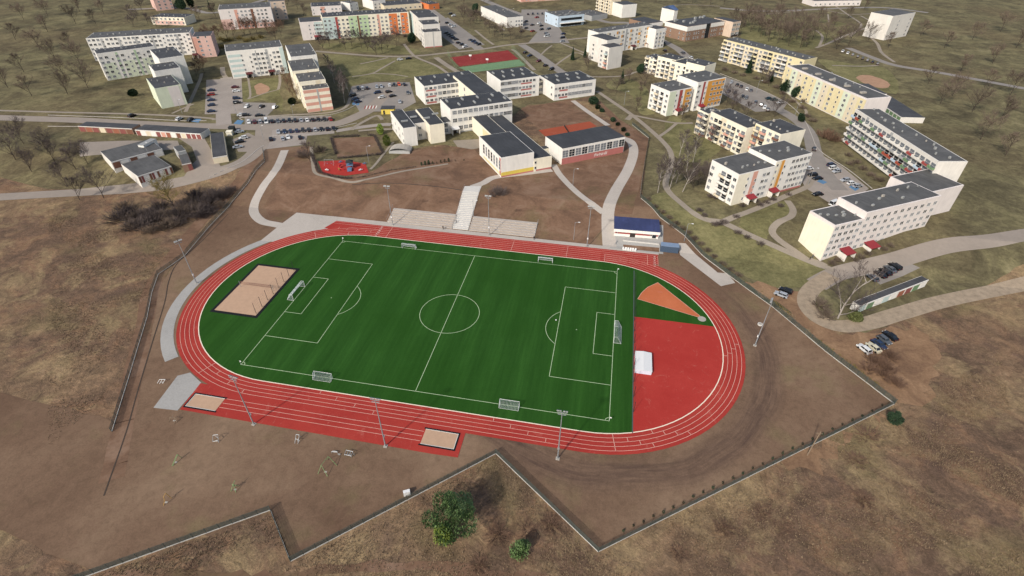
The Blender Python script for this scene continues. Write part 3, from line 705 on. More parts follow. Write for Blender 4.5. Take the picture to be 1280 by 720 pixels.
# ------------------------------------------------------------------ buildings
def zface(mb, x0, x1, z0, z1, y, m):       # a pane facing -y
    mb.add([(x0, y, z0), (x1, y, z0), (x1, y, z1), (x0, y, z1)], [(0, 1, 2, 3)], m)
WIN = {}
def win_mesh(kind, gl):
    if (kind, gl) in WIN: return WIN[kind, gl]
    wd, h, nx, nz = dict(w=(1.7, 1.45, 2, 1), n=(1.0, 1.2, 1, 1), W=(2.3, 1.9, 3, 2), G=(3.0, 3.4, 2, 3), H=(1.9, 4.4, 1, 3), d=(1.3, 2.2, 1, 1), o=(1.0, 1.7, 1, 1), t=(.8, .8, 1, 1))[kind]
    mb = MB(); f = .1
    mb.box(-wd/2, wd/2, -.03, .06, -h/2, h/2, 1)
    def bar(x0, x1, z0, z1): mb.box(x0, x1, -.075, -.03, z0, z1, 0)
    bar(-wd/2, wd/2, h/2-f, h/2); bar(-wd/2, wd/2, -h/2, -h/2+f); bar(-wd/2, -wd/2+f, -h/2+f, h/2-f); bar(wd/2-f, wd/2, -h/2+f, h/2-f)
    for i in range(1, nx):
        x = -wd/2+wd*i/nx; bar(x-f*.5, x+f*.5, -h/2+f, h/2-f)
    for i in range(1, nz):
        z = -h/2+h*i/nz
        for j in range(nx):
            xa = -wd/2+wd*j/nx+(f if j == 0 else f*.5); xb = -wd/2+wd*(j+1)/nx-(f if j == nx-1 else f*.5); bar(xa, xb, z-f*.4, z+f*.4)
    mb.box(-wd/2-.08, wd/2+.08, -.14, -.078, -h/2-.07, -h/2-.01, 0)
    WIN[kind, gl] = mb.mesh('window', [M['frame'], M['glass' if gl else 'glassb']]); return WIN[kind, gl]
BAL = {}
def bal_mesh(col, wd):
    if (col, wd) in BAL: return BAL[col, wd]
    mb = MB(); d = 1.15
    mb.box(-wd/2, wd/2, -d, -.01, -1.25, -1.12, 0)
    mb.box(-wd/2, wd/2, -d, -d+.07, -1.12, -.2, 1)
    for s_ in (-1, 1):
        x = s_*(wd/2-.04); mb.box(x-.04, x+.04, -d+.07, -.01, -1.12, -.2, 1)
    mb.box(-wd/2+.3, wd/2-.3, -.06, -.01, -1.0, 1.0, 2)
    mb.box(-wd/2+.3, wd/2-.3, -.1, -.062, -.02, .04, 3)
    BAL[col, wd] = mb.mesh('balcony', [M['conc'], M['w_'+col], M['glassb'] if len(BAL) % 3 else M['glass'], M['frame']]); return BAL[col, wd]
def GP(px, py, z):
    d = MR @ Vector(((px-640)/FOC, -(py-360)/FOC, -1))
    return CAM + d*((z-CAM.z)/d.z)
class Bld:
    def __init__(s, name, label, cat, A, B, h, group=None):
        a, b = G(A[0], A[1], h), G(B[0], B[1], h)
        s.z = max(hz(a.y), hz(b.y)) if cat == 'garages' else hz(a.y)
        a, b = GP(A[0], A[1], s.z+h), GP(B[0], B[1], s.z+h)
        s.ang = math.atan2(b.y-a.y, b.x-a.x); s.o = Vector((a.x, a.y)); s.h = h
        s.root = thing(name, label, cat, (a.x, a.y, s.z), s.ang, group)
        s.ux = Vector((math.cos(s.ang), math.sin(s.ang))); s.uy = Vector((-s.ux.y, s.ux.x)); s.wins = []; s.bals = []
    def loc(s, q, h):
        p = GP(q[0], q[1], s.z+h); d = Vector((p.x, p.y))-s.o; return d.dot(s.ux), d.dot(s.uy)
    def ext(s, corners, h):
        """FL, FR, BR, BL roof corners in the photo -> box x0,x1,y0,y1 in the building's own axes"""
        c = [s.loc(q, h) if q else None for q in corners]
        FL, FR = c[0], c[1]; back = [q for q in c[2:] if q]
        lx = [q[0] for q in (FL, c[3] if len(c) > 3 else None) if q]; rx = [q[0] for q in (FR, c[2] if len(c) > 2 else None) if q]
        return [sum(lx)/len(lx), sum(rx)/len(rx), (FL[1]+FR[1])/2, sum(q[1] for q in back)/len(back), h]
    def box(s, e, wallm, roofm='roof', rim=.28, eave=0, z0=-.4, part='wall'):
        x0, x1, y0, y1, h = e
        mb = MB(); mb.box(x0, x1, y0, y1, z0, h); mb.build(part, M['w_'+wallm] if isinstance(wallm, str) else wallm, s.root)
        mb = MB(); mb.box(x0+rim-eave, x1-rim+eave, y0+rim-eave, y1-rim+eave, h-.1, h+.07); r = mb.build('roof', M[roofm], s.root)
        s.r = r; return e
    def vents(s, e, n, seed=1):
        R_ = random.Random(seed); x0, x1, y0, y1, h = e; n = int(n*1.7)
        for i in range(n):
            x = x0+(x1-x0)*(i+.3+R_.random()*.4)/n; y = y0+(y1-y0)*R_.uniform(.25, .75); q = R_.uniform(.2, .5)
            mb = MB(); mb.box(x-q, x+q, y-q*.7, y+q*.7, h+.05, h+R_.uniform(.5, 1.1)); mb.build('roof_vent', M['vent'] if R_.random() < .7 else M['conc'], s.root)
    def place(s, e, side, t):
        x0, x1, y0, y1, h = e
        if side == 'f': return Vector((x0+t*(x1-x0), y0)), 0, x1-x0
        if side == 'l': return Vector((x0, y1-t*(y1-y0))), -math.pi/2, y1-y0
        if side == 'r': return Vector((x1, y0+t*(y1-y0))), math.pi/2, y1-y0
    def fac(s, e, side, rows, pat, zb=1.9, fh=2.85, bal='cream', glass=.45, t0=0, t1=1, balw=2.9):
        n = len(pat); R_ = random.Random(len(s.wins)+n)
        for r in range(rows):
            for i, ch in enumerate(pat):
                if ch == '.': continue
                p, a, L_ = s.place(e, side, t0+(t1-t0)*(i+.5)/n)
                z = zb+r*fh
                if ch == 's':
                    if r == rows-1: continue
                    ch = 'n'; z += fh*.5
                if ch == 'b': s.bals.append((p.x, p.y, z-.15, a, R_.choice(bal) if isinstance(bal, (list, tuple)) else bal, balw))
                else: s.wins.append((p.x, p.y, z, a, ch, R_.random() < glass))
    def panel(s, e, side, ta, tb, z0, z1, col, part='painted_panel', proud=.025):
        p, a, L_ = s.place(e, side, (ta+tb)/2); wd = (tb-ta)*L_
        mb = MB(); mb.box(-wd/2, wd/2, -proud, .05, z0, z1); o = mb.build(part, M['w_'+col] if 'w_'+col in M else M[col], s.root)
        o.location = (p.x, p.y, 0); o.rotation_euler = (0, 0, a); return o
    def canopy(s, e, side, t, col='canred', wd=3.2, d=2.6, z=2.7):
        p, a, L_ = s.place(e, side, t)
        mb = MB(); mb.add([(-wd/2, -d, z-.35), (wd/2, -d, z-.35), (wd/2, 0, z+.35), (-wd/2, 0, z+.35), (-wd/2, -d, z-.2), (wd/2, -d, z-.2), (wd/2, 0, z+.5), (-wd/2, 0, z+.5)], [(0,3,2,1), (4,5,6,7), (0,1,5,4), (1,2,6,5), (3,0,4,7)])
        o = mb.build('entrance_canopy', M[col], s.root); o.location = (p.x, p.y, 0); o.rotation_euler = (0, 0, a)
        mb = MB()
        for x in (-wd/2+.15, wd/2-.15): mb.box(x-.12, x+.12, -d+.1, -.02, 0, z-.38)
        mb.build('side_wall', M['w_offw'], o)
        mb = MB(); mb.box(-.9, .9, -.08, .04, 0, 2.2); mb.build('door', M['door'], o)
    def done(s):
        c = Vector((CAM.x, CAM.y, CAM.z-s.z)); mw = Matrix.Rotation(s.ang, 3, 'Z')
        def dist(t): return (mw @ Vector(t[:3])+Vector((s.o.x, s.o.y, 0))-c).length
        s.wins.sort(key=dist); s.bals.sort(key=dist)
        for lst, nm in ((s.wins, 'window'), (s.bals, 'balcony')):
            for i, t in enumerate(lst[:100]):
                me = win_mesh(t[4], t[5]) if nm == 'window' else bal_mesh(t[4], t[5])
                link(nm, me, s.root, t[:3], t[3])
            if len(lst) > 100:
                mb = MB(); mats = []
                for t in lst[100:]:
                    me = win_mesh(t[4], t[5]) if nm == 'window' else bal_mesh(t[4], t[5])
                    idx = []
                    for mm in me.materials:
                        if mm not in mats: mats.append(mm)
                        idx.append(mats.index(mm))
                    T = Matrix.Translation(t[:3]) @ Matrix.Rotation(t[3], 4, 'Z'); o_ = len(mb.v)
                    mb.v += [tuple(T @ v.co) for v in me.vertices]
                    for f in me.polygons: mb.f.append([o_+i for i in f.vertices]); mb.m.append(idx[f.material_index])
                o = mb.build('more_'+('windows' if nm == 'window' else 'balconies'), mats, s.root); o['kind'] = 'stuff'
GB = 'blocks of flats in the town'
AB = 'apartment_block'
def flats(label, A, B, h): return Bld(AB, label, 'block of flats', A, B, h, GB)
# --- upper left group
b = flats('pink and white block of flats at the upper left with a red stripe', (272.5, 12.2), (340, 8.4), 15.5)
e = b.ext([(272.5, 12.2), (340, 8.4), (336, 3), (274.4, 5)], 15.5); b.box(e, 'pale', 'roof2'); b.vents(e, 5)
b.panel(e, 'f', 0, .22, -.3, 8, 'pink'); b.panel(e, 'f', .29, .35, -.3, 14.8, 'salmon'); b.panel(e, 'f', .6, .65, 0, 14.8, 'brown'); b.panel(e, 'f', .36, .59, 0, 5.5, 'salmon'); b.panel(e, 'f', .66, 1, 0, 4, 'pink')
b.fac(e, 'f', 5, '..n.swwwswww.'); b.fac(e, 'r', 5, '.n.n.')
e2 = [e[1]-2, e[1]+12, e[3]+4, e[3]+16, 15]; b.box(e2, 'beige', 'roof2'); b.fac(e2, 'f', 5, '.w.w'); b.done()
b = flats('long white block of flats with grey stair strips cut by the left edge', (160, 45), (240.6, 40.3), 14.6)
e = b.ext([(112, 48), (240.6, 40.3), (237, 33.75), (112, 41)], 14.6); b.box(e, 'white', 'roof2'); b.vents(e, 9)
for t_ in (.14, .3, .46, .62, .87): b.panel(e, 'f', t_-.012, t_+.012, .3, 14, 'grey')
b.fac(e, 'f', 5, 'wwwswwwswwwwswwwwswwwwsw')
e2 = b.ext([(240.6, 46), (262, 45), (268, 38.5), (243, 40)], 13.8); b.box(e2, 'pink', 'roof'); b.panel(e2, 'f', 0, .35, .2, 13.2, 'salmon'); b.fac(e2, 'f', 5, '.w.n.'); b.canopy(e2, 'f', -.12, 'candk', 3.5)
b.done()
b = flats('green and white block of flats at the left edge with stepped windowless gables', (160, 62), (188, 58.3), 16)
e = b.ext([(118, 67.5), (190, 58), (192, 54), (118, 61)], 16); b.box(e, 'white'); b.vents(e, 5)
for i in range(3): b.panel(e, 'f', .05+i*.33, .25+i*.33, .2, 10, 'lightg')
b.panel(e, 'f', .62, .66, .2, 15.4, 'green2'); b.panel(e, 'f', .3, .34, .2, 15.4, 'green2')
b.fac(e, 'f', 5, 'wwswwswwsww')
sg = []
for cs, h in (([(188, 70.9), (223.75, 69), (223.75, 59.6), (191, 59)], 16.4), ([(185, 86), (221, 83.4), (222, 77.8), (188, 78.75)], 14), ([(184.4, 111), (220.4, 107.8), (222, 94.3), (188, 95)], 10.9)):
    e = b.ext(cs, h); sg.append(e)
for i, e in enumerate(sg):
    if i < 2: e[2] = min(e[2], sg[i+1][3]-.05)
    b.box(e, 'white' if i < 2 else 'lightg'); b.vents(e, 3, i)
    b.panel(e, 'r', 0, 1, -.2, e[4]-.4, 'green2'); b.fac(e, 'r', 4, '.w.w.')
b.panel(sg[2], 'f', .48, .9, -.2, sg[2][4]-.3, 'pale', proud=.05); b.done()
b = flats('white and teal block of flats behind the car park with a pink striped gable', (280, 64.7), (353, 58), 16.4)
e = b.ext([(280, 64.7), (353, 58), (349, 49.7), (281.9, 56)], 16.4); b.box(e, 'white', 'roof2'); b.vents(e, 5)
for r in range(5): b.panel(e, 'f', .02, .24, .9+r*2.95, 2.4+r*2.95, 'teal')
b.panel(e, 'f', .675, .72, .2, 15.6, 'grey'); b.panel(e, 'f', .5, .515, .2, 15.6, 'grey'); b.panel(e, 'f', .93, 1, 0, 16, 'teal')
b.fac(e, 'f', 5, '...n.swwwwsww.'); b.canopy(e, 'f', .3, 'candk', 4); b.canopy(e, 'f', .7, 'candk', 4)
sg = [b.ext(cs, h) for cs, h in (([(359.7, 65.6), (392.5, 63.75), (387.8, 54.4), (356.9, 56)], 17.5), ([(361.6, 89), (395.3, 86.6), (394.4, 73), (361.6, 75)], 15.6), ([(371.2, 98.4), (405, 94.7), (400, 89), (368.4, 91.9)], 14.2), ([(377.8, 113.4), (410.6, 108.75), (408.75, 104), (376.9, 106.9)], 12.1))]
for i, e in enumerate(sg):
    if i < 3: e[2] = min(e[2], sg[i+1][3]-.05)
    b.box(e, 'cream' if i else 'white', 'roof2'); b.vents(e, 3, i+7); b.fac(e, 'l', 4, '.w.w'); b.fac(e, 'r', 4, 'w.w.')
e = sg[3]
for zz in (.2, 3.6, 7.0, 10.3): b.panel(e, 'f', 0, 1, zz, zz+1.6, 'salmon', proud=.03)
b.panel(e, 'f', .5, .56, .1, 11.8, 'grey', proud=.07); b.panel(sg[2], 'f', .62, .8, 0, 14, 'sand'); b.panel(sg[1], 'f', .55, .6, 0, 15, 'sand')
b.done()
b = flats('long multicoloured block of flats with teal, green and orange sections', (402, 21.6), (508, 15), 16.2)
e = b.ext([(402, 21.6), (508, 15), (507, 9.4), (401, 16.9)], 16.2); b.box(e, 'cream'); b.vents(e, 12)
for ta, tb, c in ((0, .14, 'teal'), (.14, .17, 'red'), (.29, .39, 'green'), (.39, .41, 'brown'), (.41, .52, 'green'), (.62, .65, 'salmon'), (.76, .86, 'orange2'), (.87, .885, 'sand'), (.9, .985, 'orange2')): b.panel(e, 'f', ta, tb, .2, 15.7, c)
b.fac(e, 'f', 5, 'wwswwwwswwwwswwwswws')
e = b.ext([(373, 28), (403, 26), (400, 20.5), (374, 22.5)], 13.2); b.box(e, 'pale'); b.panel(e, 'f', .62, 1, 3, 12.6, 'teal'); b.fac(e, 'f', 4, '...n.nwww'); b.canopy(e, 'f', .66, 'canred', 5)
sg = [b.ext(cs, h) for cs, h in (([(519.4, 19.7), (544.7, 17.8), (536, 11.6), (512, 13)], 16.0), ([(526.9, 30), (548.4, 28), (542.8, 24.4), (523, 25.3)], 14.2), ([(529.7, 40.9), (552.75, 38.4), (545.6, 35.6), (526, 36.6)], 11.0))]
for i, e in enumerate(sg):
    if i < 2: e[2] = min(e[2], sg[i+1][3]-.05)
    b.box(e, 'offw'); b.vents(e, 2, i); b.fac(e, 'l', 4, 'w.w.'); 
b.panel(sg[0], 'l', 0, .35, 0, 15, 'teal'); b.panel(sg[2], 'f', .5, .55, 0, 10.8, 'grey', proud=.06); b.panel(sg[2], 'f', 0, 1, -.2, .7, 'brickp'); b.done()
# --- small far buildings at the top
def simple(name, label, cat, FL, FR, back, h, wallm, roofm, rows, pat, extra=None, grp=None):
    b = Bld(name, label, cat, FL, FR, h, grp); e = b.ext([FL, FR]+list(back), h); b.box(e, wallm, roofm); b.vents(e, 4, int(FL[0])); b.fac(e, 'f', rows, pat)
    if extra: extra(b, e)
    b.done(); return b
simple('low_block', 'low two storey block with pink panels and slats on its roof', 'building', (189.6, 21), (231.3, 22), [(239.7, 17.8), (201, 16)], 6.2, 'cream', 'roof', 2, 'wwwwwwww', lambda b, e: (b.panel(e, 'f', .1, .95, .2, 3.4, 'pink'), [b.panel(e, 'f', .3+i*.1, .33+i*.1, 6.3, 6.5, 'frame') for i in range(6)]))
simple(AB, 'pinkish block of flats cut by the top edge at the far left corner', 'block of flats', (187, 1), (209, -1), [(212, -6), (190, -5)], 9, 'pink', 'roof2', 3, '.w.w.w', None, GB)
simple('terraced_block', 'pale salmon tinted block behind the left end of the multicoloured flats', 'building', (388, 8.4), (427.5, 6.6), [(424, 1.5), (389, 3.5)], 7.6, 'pale', 'roof', 2, 'n.ww.wwn', lambda b, e: b.panel(e, 'f', .3, .45, .2, 7.2, 'salmon'))
simple('white_house', 'white house with angled walls behind the multicoloured flats', 'building', (432, 5), (444, 3), [(440, 0), (430, 1)], 7, 'white', 'roof2', 2, 'n.n')
simple('white_block', 'white blue windowed block at the top edge behind the multicoloured flats', 'building', (459, 2), (476, 0), [(474, -5), (458, -4)], 8, 'white', 'roof2', 2, 'www')
simple('long_hall', 'long low sand coloured hall with dark roof at the top edge', 'building', (477, 7.5), (525, 4), [(521, -1), (476, 2)], 5, 'sand', 'roof', 1, 'wwwwwwww')
simple('small_house', 'small house with orange wall at the end of the long hall', 'house', (532, 6), (545, 4.5), [(541, 0), (530, 2)], 5, 'orange2', 'roof', 1, '.w.')
simple('service_hall', 'long white windowless hall with ribbed dark roof by the upper car park', 'building', (629.4, 22.5), (650.4, 20.6), [(622, 5.5), (606, 7.8)], 8.2, 'white', 'roof2', 2, '.n.www')
simple(AB, 'salmon pink block of flats cut by the top edge above the car park', 'block of flats', (645, -17), (694.5, -19.5), [(692, -26), (645, -23)], 15, 'pink', 'roof2', 5, '.wwswwwswww', lambda b, e: (b.panel(e, 'f', .42, .6, .2, 14.5, 'salmon'), b.panel(e, 'f', 0, .25, .2, 3, 'salmon')), GB)
def shopx(b, e):
    b.panel(e, 'f', .12, .92, 4.8, 6.8, 'glass'); b.fac(e, 'l', 2, 'w..w', 2.2, 3.6)
    x0, x1, y0, y1, h = e; mb = MB(); mb.box(x0+2, x1+.5, y0-2, y0-.02, 2.9, 3.3); mb.build('canopy', M['w_white'], b.root); b.panel(e, 'f', .12, .9, .4, 2.6, 'glass')
    for i in range(8):
        mb = MB(); x = x0+(x1-x0)*(i+.5)/8; mb.box(x-1.3, x+1.3, y0+2+(i % 2)*3, y0+2.6+(i % 2)*3, h+.05, h+.5); mb.build('roof_vent', M['vent'], b.root)
simple('shop_building', 'two storey pale blue shop building with slatted vents on its roof', 'shop', (694.6, 21), (727.4, 17.8), [(717.5, 12), (683, 14)], 8.6, 'blue', 'roof2', 2, '.........', shopx)
simple('low_annex', 'low grey flat roofed annex beside the pale blue shop building', 'building', (729, 22), (752, 18), [(746, 11), (726, 13)], 4.2, 'grey', 'roof2', 1, '..n.n')
b = flats('white block of flats with pale gable at the top edge right of the shop', (774.4, 6.6), (794.4, 5), 11); e = b.ext([(774.4, 6.6), (794.4, 5), (786, 1), (770, 2)], 11); b.box(e, 'white')
e2 = [e[0]-2, e[0]+9, e[3]-.1, e[3]+26, 13]; b.box(e2, 'sand'); b.fac(e2, 'l', 4, 'bwbwbw', bal='cream'); b.done()
simple('far_hall', 'long pale hall with green tinted roof at the top right edge', 'building', (1012, 1.5), (1070, 0.5), [(1068, -4), (1010, -3)], 5, 'pale', 'roof2', 1, 'wwwwwwwwww')
b = flats('tall pale block at the top right corner with a stained blind wall', (1098, 20), (1120, 24), 18); e = b.ext([(1100, 17), (1126, 22), (1134, 14), (1108, 9)], 18); b.box(e, 'offw', 'roof2'); b.fac(e, 'r', 5, '.w.w'); b.done()
# --- centre right group
b = flats('white block of flats with orange squares and a blank stepped gable', (751.9, 40.3), (813.75, 31), 15.4)
e = b.ext([(745, 41.5), (813.75, 31), (804.4, 27), (738.75, 36.6)], 15.4); b.box(e, 'white', 'roof2'); b.vents(e, 7)
for i, t_ in enumerate((.16, .33, .42, .58, .74, .9)):
    for r in range(5): b.panel(e, 'f', t_, t_+.045, .9+r*2.85, 2.9+r*2.85, 'orange' if (i+r) % 2 else 'sand')
b.panel(e, 'f', .5, .53, .2, 15, 'grey'); b.fac(e, 'f', 5, '.wwswwswwsww'); 
for t_ in (.36, .66, .95): b.canopy(e, 'f', t_, 'candk', 4.2)
e = b.ext([(813.75, 37.5), (829, 35.6), (825, 31), (812, 32)], 13.9); b.box(e, 'white', 'roof'); b.fac(e, 'f', 4, 'www'); b.panel(e, 'f', .42, .58, .5, 12, 'sand')
sg = [b.ext(cs, h) for cs, h in (([(747, 48.4), (766, 46), (757, 42), (739, 43)], 15.9), ([(757.5, 60), (777, 58), (771.6, 53), (751.9, 55.3)], 13.9))]
sg[0][2] = min(sg[0][2], sg[1][3]-.05)
for e in sg: b.box(e, 'offw'); b.fac(e, 'l', 4, 'wb', bal=['cream', 'salmon', 'teal']); 
b.done()
b = Bld('office_building', 'brown brick office building with white upper storey and blue hipped roof', 'office building', (851, 36), (906, 27.5), 11)
e = b.ext([(846, 33.5), (903, 29), (893, 20), (834, 24)], 11); b.box(e, 'brick', 'roof'); b.panel(e, 'f', 0, .5, 7.6, 10.9, 'white', proud=.06); b.panel(e, 'f', .62, .99, 8, 10.9, 'white', proud=.06); b.panel(e, 'l', 0, 1, 7.6, 10.9, 'white', proud=.06); b.panel(e, 'f', .5, .6, .2, 11.2, 'glass', proud=.1)
b.fac(e, 'f', 3, 'oo.ooo.oo..ooo.oo', 2, 3.4); b.fac(e, 'l', 3, 'oo.oo', 2, 3.4)
e1 = e; e = b.ext([(825, 25), (845, 27), (838, 18), (823, 17)], 10.5); e[1] = e1[0]-.05; e[0] = e[1]-17; b.box(e, 'brick', 'roof'); b.panel(e, 'f', 0, 1, 7.4, 10.4, 'white', proud=.06); b.fac(e, 'f', 3, '.oo.oo', 2, 3.3)
e = b.ext([(818, 11), (845, 18), (855, 8), (832, 6.5)], 12); b.box(e, 'white', 'roofb'); mb = MB(); x0, x1, y0, y1, h = e; cx, cy = (x0+x1)/2, (y0+y1)/2
mb.add([(x0-.4, y0-.4, h+.08), (x1+.4, y0-.4, h+.08), (x1+.4, y1+.4, h+.08), (x0-.4, y1+.4, h+.08), (cx-4, cy, h+2.6), (cx+4, cy, h+2.6)], [(0, 1, 5, 4), (1, 2, 5), (2, 3, 4, 5), (3, 0, 4), (3, 2, 1, 0)]); mb.build('hipped_roof', M['roofb'], b.root)
e = b.ext([(893, 31), (919.5, 27.8), (912, 20), (886, 23)], 11.5); e[0] = e1[1]+.05; b.box(e, 'beige', 'roof'); b.fac(e, 'f', 3, 'oooo.oooo', 2.6, 3.3); b.panel(e, 'f', .1, .95, .2, 2.2, 'door')
for i in range(10):
    R_ = random.Random(i); x = e1[0]+(e1[1]-e1[0])*R_.random(); y = e1[2]+(e1[3]-e1[2])*R_.uniform(.2, .9); mb = MB(); mb.box(x-.9, x+.9, y-.7, y+.7, 11.05, 12+R_.random()); mb.build('roof_unit', M['vent'], b.root)
b.done()
b = flats('white block of flats with a bright orange front and dark red stair strips', (869, 104), (902.8, 97.5), 15.6)
e = b.ext([(869, 104), (902.8, 97.5), (886.9, 87), (851, 92.8)], 15.6); b.box(e, 'white', 'roof2'); b.vents(e, 3)
b.panel(e, 'f', .36, .98, 1, 15.2, 'orange'); b.panel(e, 'f', .2, .27, .5, 15.4, 'red'); b.fac(e, 'f', 5, 'w.s.wwww', 2, 2.85); b.canopy(e, 'f', .24, 'canred', 4)
e = b.ext([(830.6, 114.75), (864.4, 110.6), (849.4, 100), (816.6, 103)], 13.3); b.box(e, 'white', 'roof2'); b.vents(e, 3); b.panel(e, 'f', 0, .28, -.2, 13, 'lightg'); b.panel(e, 'f', .43, .56, .5, 13, 'red'); b.panel(e, 'f', .66, .95, 1, 12.8, 'orange')
b.fac(e, 'f', 4, '..n.s.ww', 2, 2.85); b.fac(e, 'l', 4, 'wbbw', 2, 2.85, bal=['sand', 'white']); b.canopy(e, 'f', .48, 'canred', 4.2)
b.done()
b = flats('cream white block of flats with balconies behind the orange fronted block', (810, 70), (860.6, 82.5), 12.5)
sg = [b.ext(cs, h) for cs, h in (([(808, 70.3), (824, 74), (834, 70), (817, 67)], 10.2), ([(823, 69.4), (845, 76), (858, 71), (836, 66.6)], 13), ([(842, 75.5), (860.6, 82.5), (871, 77.5), (854, 71)], 12.5), ([(860.6, 76.9), (882, 84), (890, 79), (875, 72)], 14.8))]
for i, e in enumerate(sg):
    b.box(e, 'cream', 'roof'); b.vents(e, 2, i); b.fac(e, 'f', 4, 'wbbw' if i % 2 else 'bwb', 2, 2.7, bal=['sand', 'white', 'cream'])
b.done()
b = flats('long yellow block of flats with glazed balconies beside the right car park', (907.5, 49.7), (1009.7, 76), 14.2)
e = b.ext([(907.5, 49.7), (1009.7, 76), (1020, 70.3), (916, 46)], 14.2); b.box(e, 'yellow', 'roof2'); b.vents(e, 10)
for t_ in (.08, .3, .52, .74): b.panel(e, 'f', t_-.05, t_+.08, .6, 13.6, 'sand')
b.fac(e, 'f', 5, 'bbwbbwbbwbbwbbw.w', 1.9, 2.6, bal=['white', 'yellow', 'sand', 'grey', 'offw'], balw=3.6); b.done()
b = flats('tall yellow and green block of flats with a pinkish blank gable', (1050, 126.6), (1083.75, 123.75), 14.6)
e = b.ext([(1050, 126.6), (1083.75, 123.75), (1040, 79), (1010.6, 78.75)], 14.6); b.box(e, 'pale', 'roof2', .9); b.vents(e, 5)
for i in range(12): b.panel(e, 'l', i/12, (i+1)/12, .4, 13.9, ('yellow', 'lightg', 'sand', 'yellow')[i % 4])
b.fac(e, 'l', 5, 'nwnwnwnwnwnw', 1.9, 2.6)
for i in range(5):
    mb = MB(); y = e[2]+(e[3]-e[2])*(.12+.18*i); mb.box(e[0]+3.5, e[0]+6.5, y, y+1.6, 14.6, 15.4); mb.build('chimney', M['conc'], b.root)
b.done()
b = flats('grey white block of flats with many coloured balcony panels at right edge', (1069.7, 136), (1119.75, 167.8), 16.2)
q0, q1 = G(1069.7, 136, 16.2), G(1119.75, 167.8, 16.2)
dq = q1-q0
e = [0, dq.length+28, 0, 11.5, 16.2]; b.box(e, 'offw', 'roof2', .5); b.vents(e, 8)
b.panel(e, 'f', .17, .2, .3, 16, 'grey'); b.panel(e, 'f', .48, .51, .3, 16, 'grey')
b.fac(e, 'f', 5, 'bbbbbbbbbbbbbbbbbb', 2.1, 2.95, bal=['white', 'red', 'white', 'offw', 'terra', 'white', 'grey', 'white', 'dgreen', 'blue', 'offw'], balw=3.1); b.done()
b = flats('white block of flats with two stair strips and maroon canopies by right paths', (968.4, 202.5), (1012.5, 192), 15)
e0 = b.ext([(968.4, 202.5), (1012.5, 192), (982.5, 174.4), (940, 184.7)], 15); b.box(e0, 'white', 'roof2'); b.vents(e0, 4)
b.panel(e0, 'f', 0, .12, 0, 14.6, 'cream'); b.panel(e0, 'f', .16, .24, .3, 14.8, 'orange'); b.panel(e0, 'f', .12, .16, .3, 14.8, 'sand'); b.panel(e0, 'f', .01, .99, -.2, .8, 'brickp')
b.fac(e0, 'f', 5, 'n.s.wwwww', 2, 2.8); b.canopy(e0, 'f', .12, 'canred', 4.2)
e = b.ext([(916.9, 218.4), (962.8, 211), (935.6, 191), (893.4, 197.8)], 13.3); e[1] = e0[0]-.05; b.box(e, 'white', 'roof2'); b.vents(e, 4, 5)
b.panel(e, 'f', 0, .3, -.2, 13, 'cream'); b.panel(e, 'f', .4, .52, .3, 13, 'salmon'); b.fac(e, 'f', 4, '..n.s.ww.', 2, 2.85); b.fac(e, 'l', 4, 'w.bbw', 2, 2.85, bal=['sand', 'white', 'white']); b.canopy(e, 'f', .46, 'canred', 4.2); b.done()
b = flats('cream block of flats with balcony niches behind the white one with maroon canopies', (891.6, 140.6), (942, 164), 13.3)
for i, (cs, h) in enumerate((([(873.75, 137.8), (890, 143.5), (905, 137), (884, 134)], 12), ([(891.6, 140.6), (942, 164), (956, 151), (905, 135)], 13.3), ([(946, 154.7), (980.6, 169.7), (1005, 160), (972, 148)], 15))):
    e = b.ext(cs, h); b.box(e, 'cream', 'roof'); b.vents(e, 3, i+3); b.fac(e, 'f', 4 if i < 2 else 5, ('wbwb', 'wbbwbbwb', 'bbwb')[i], 2, 2.8, bal=['sand', 'salmon', 'cream', 'brown'], glass=.8)
    if i == 1: b.panel(e, 'f', .32, .46, .3, 12.9, 'sand')
    if i == 2: b.panel(e, 'f', 0, .25, .3, 14.5, 'yellow')
b.done()
b = flats('pale block of flats with a large blank cream gable and two red porches', (1046, 282), (1081, 273.75), 14.2)
e = b.ext([(1046, 282), (1081, 273.75), (1048, 256), (1010.6, 263.4)], 14.2); b.box(e, 'pale', 'roof2', .5); b.vents(e, 4)
b.panel(e, 'l', 0, 1, .6, 13.2, 'cream', proud=.05); b.fac(e, 'f', 5, 'wwwww', 2, 2.7, glass=.3); b.canopy(e, 'f', .72, 'canred', 4.6, 3.6, 3.1)
q = b.ext([(1089, 269), (1119.75, 257.8), None, (1050, 245.6)], 16.6); e2 = [e[1]+.05, e[1]+36, e[2]-.0, e[3]+1, 16.6]; b.box(e2, 'pale', 'roof2', .5); b.vents(e2, 5, 3); b.fac(e2, 'f', 5, 'wwwwwwwwwww', 2.6, 2.85, glass=.3); b.canopy(e2, 'f', .22, 'canred', 4.6, 3.6, 3.1)
e3 = [e2[1]+.05, e2[1]+20, e[2]+5, e[3]+9, 15]; b.box(e3, 'pale', 'roof2', .5)
for t_ in (.12, .5, .88):
    for r in range(5): b.panel(e, 'f', t_-.03, t_+.03, 1.2+2.7*r, 2.8+2.7*r, 'blue')
b.done()

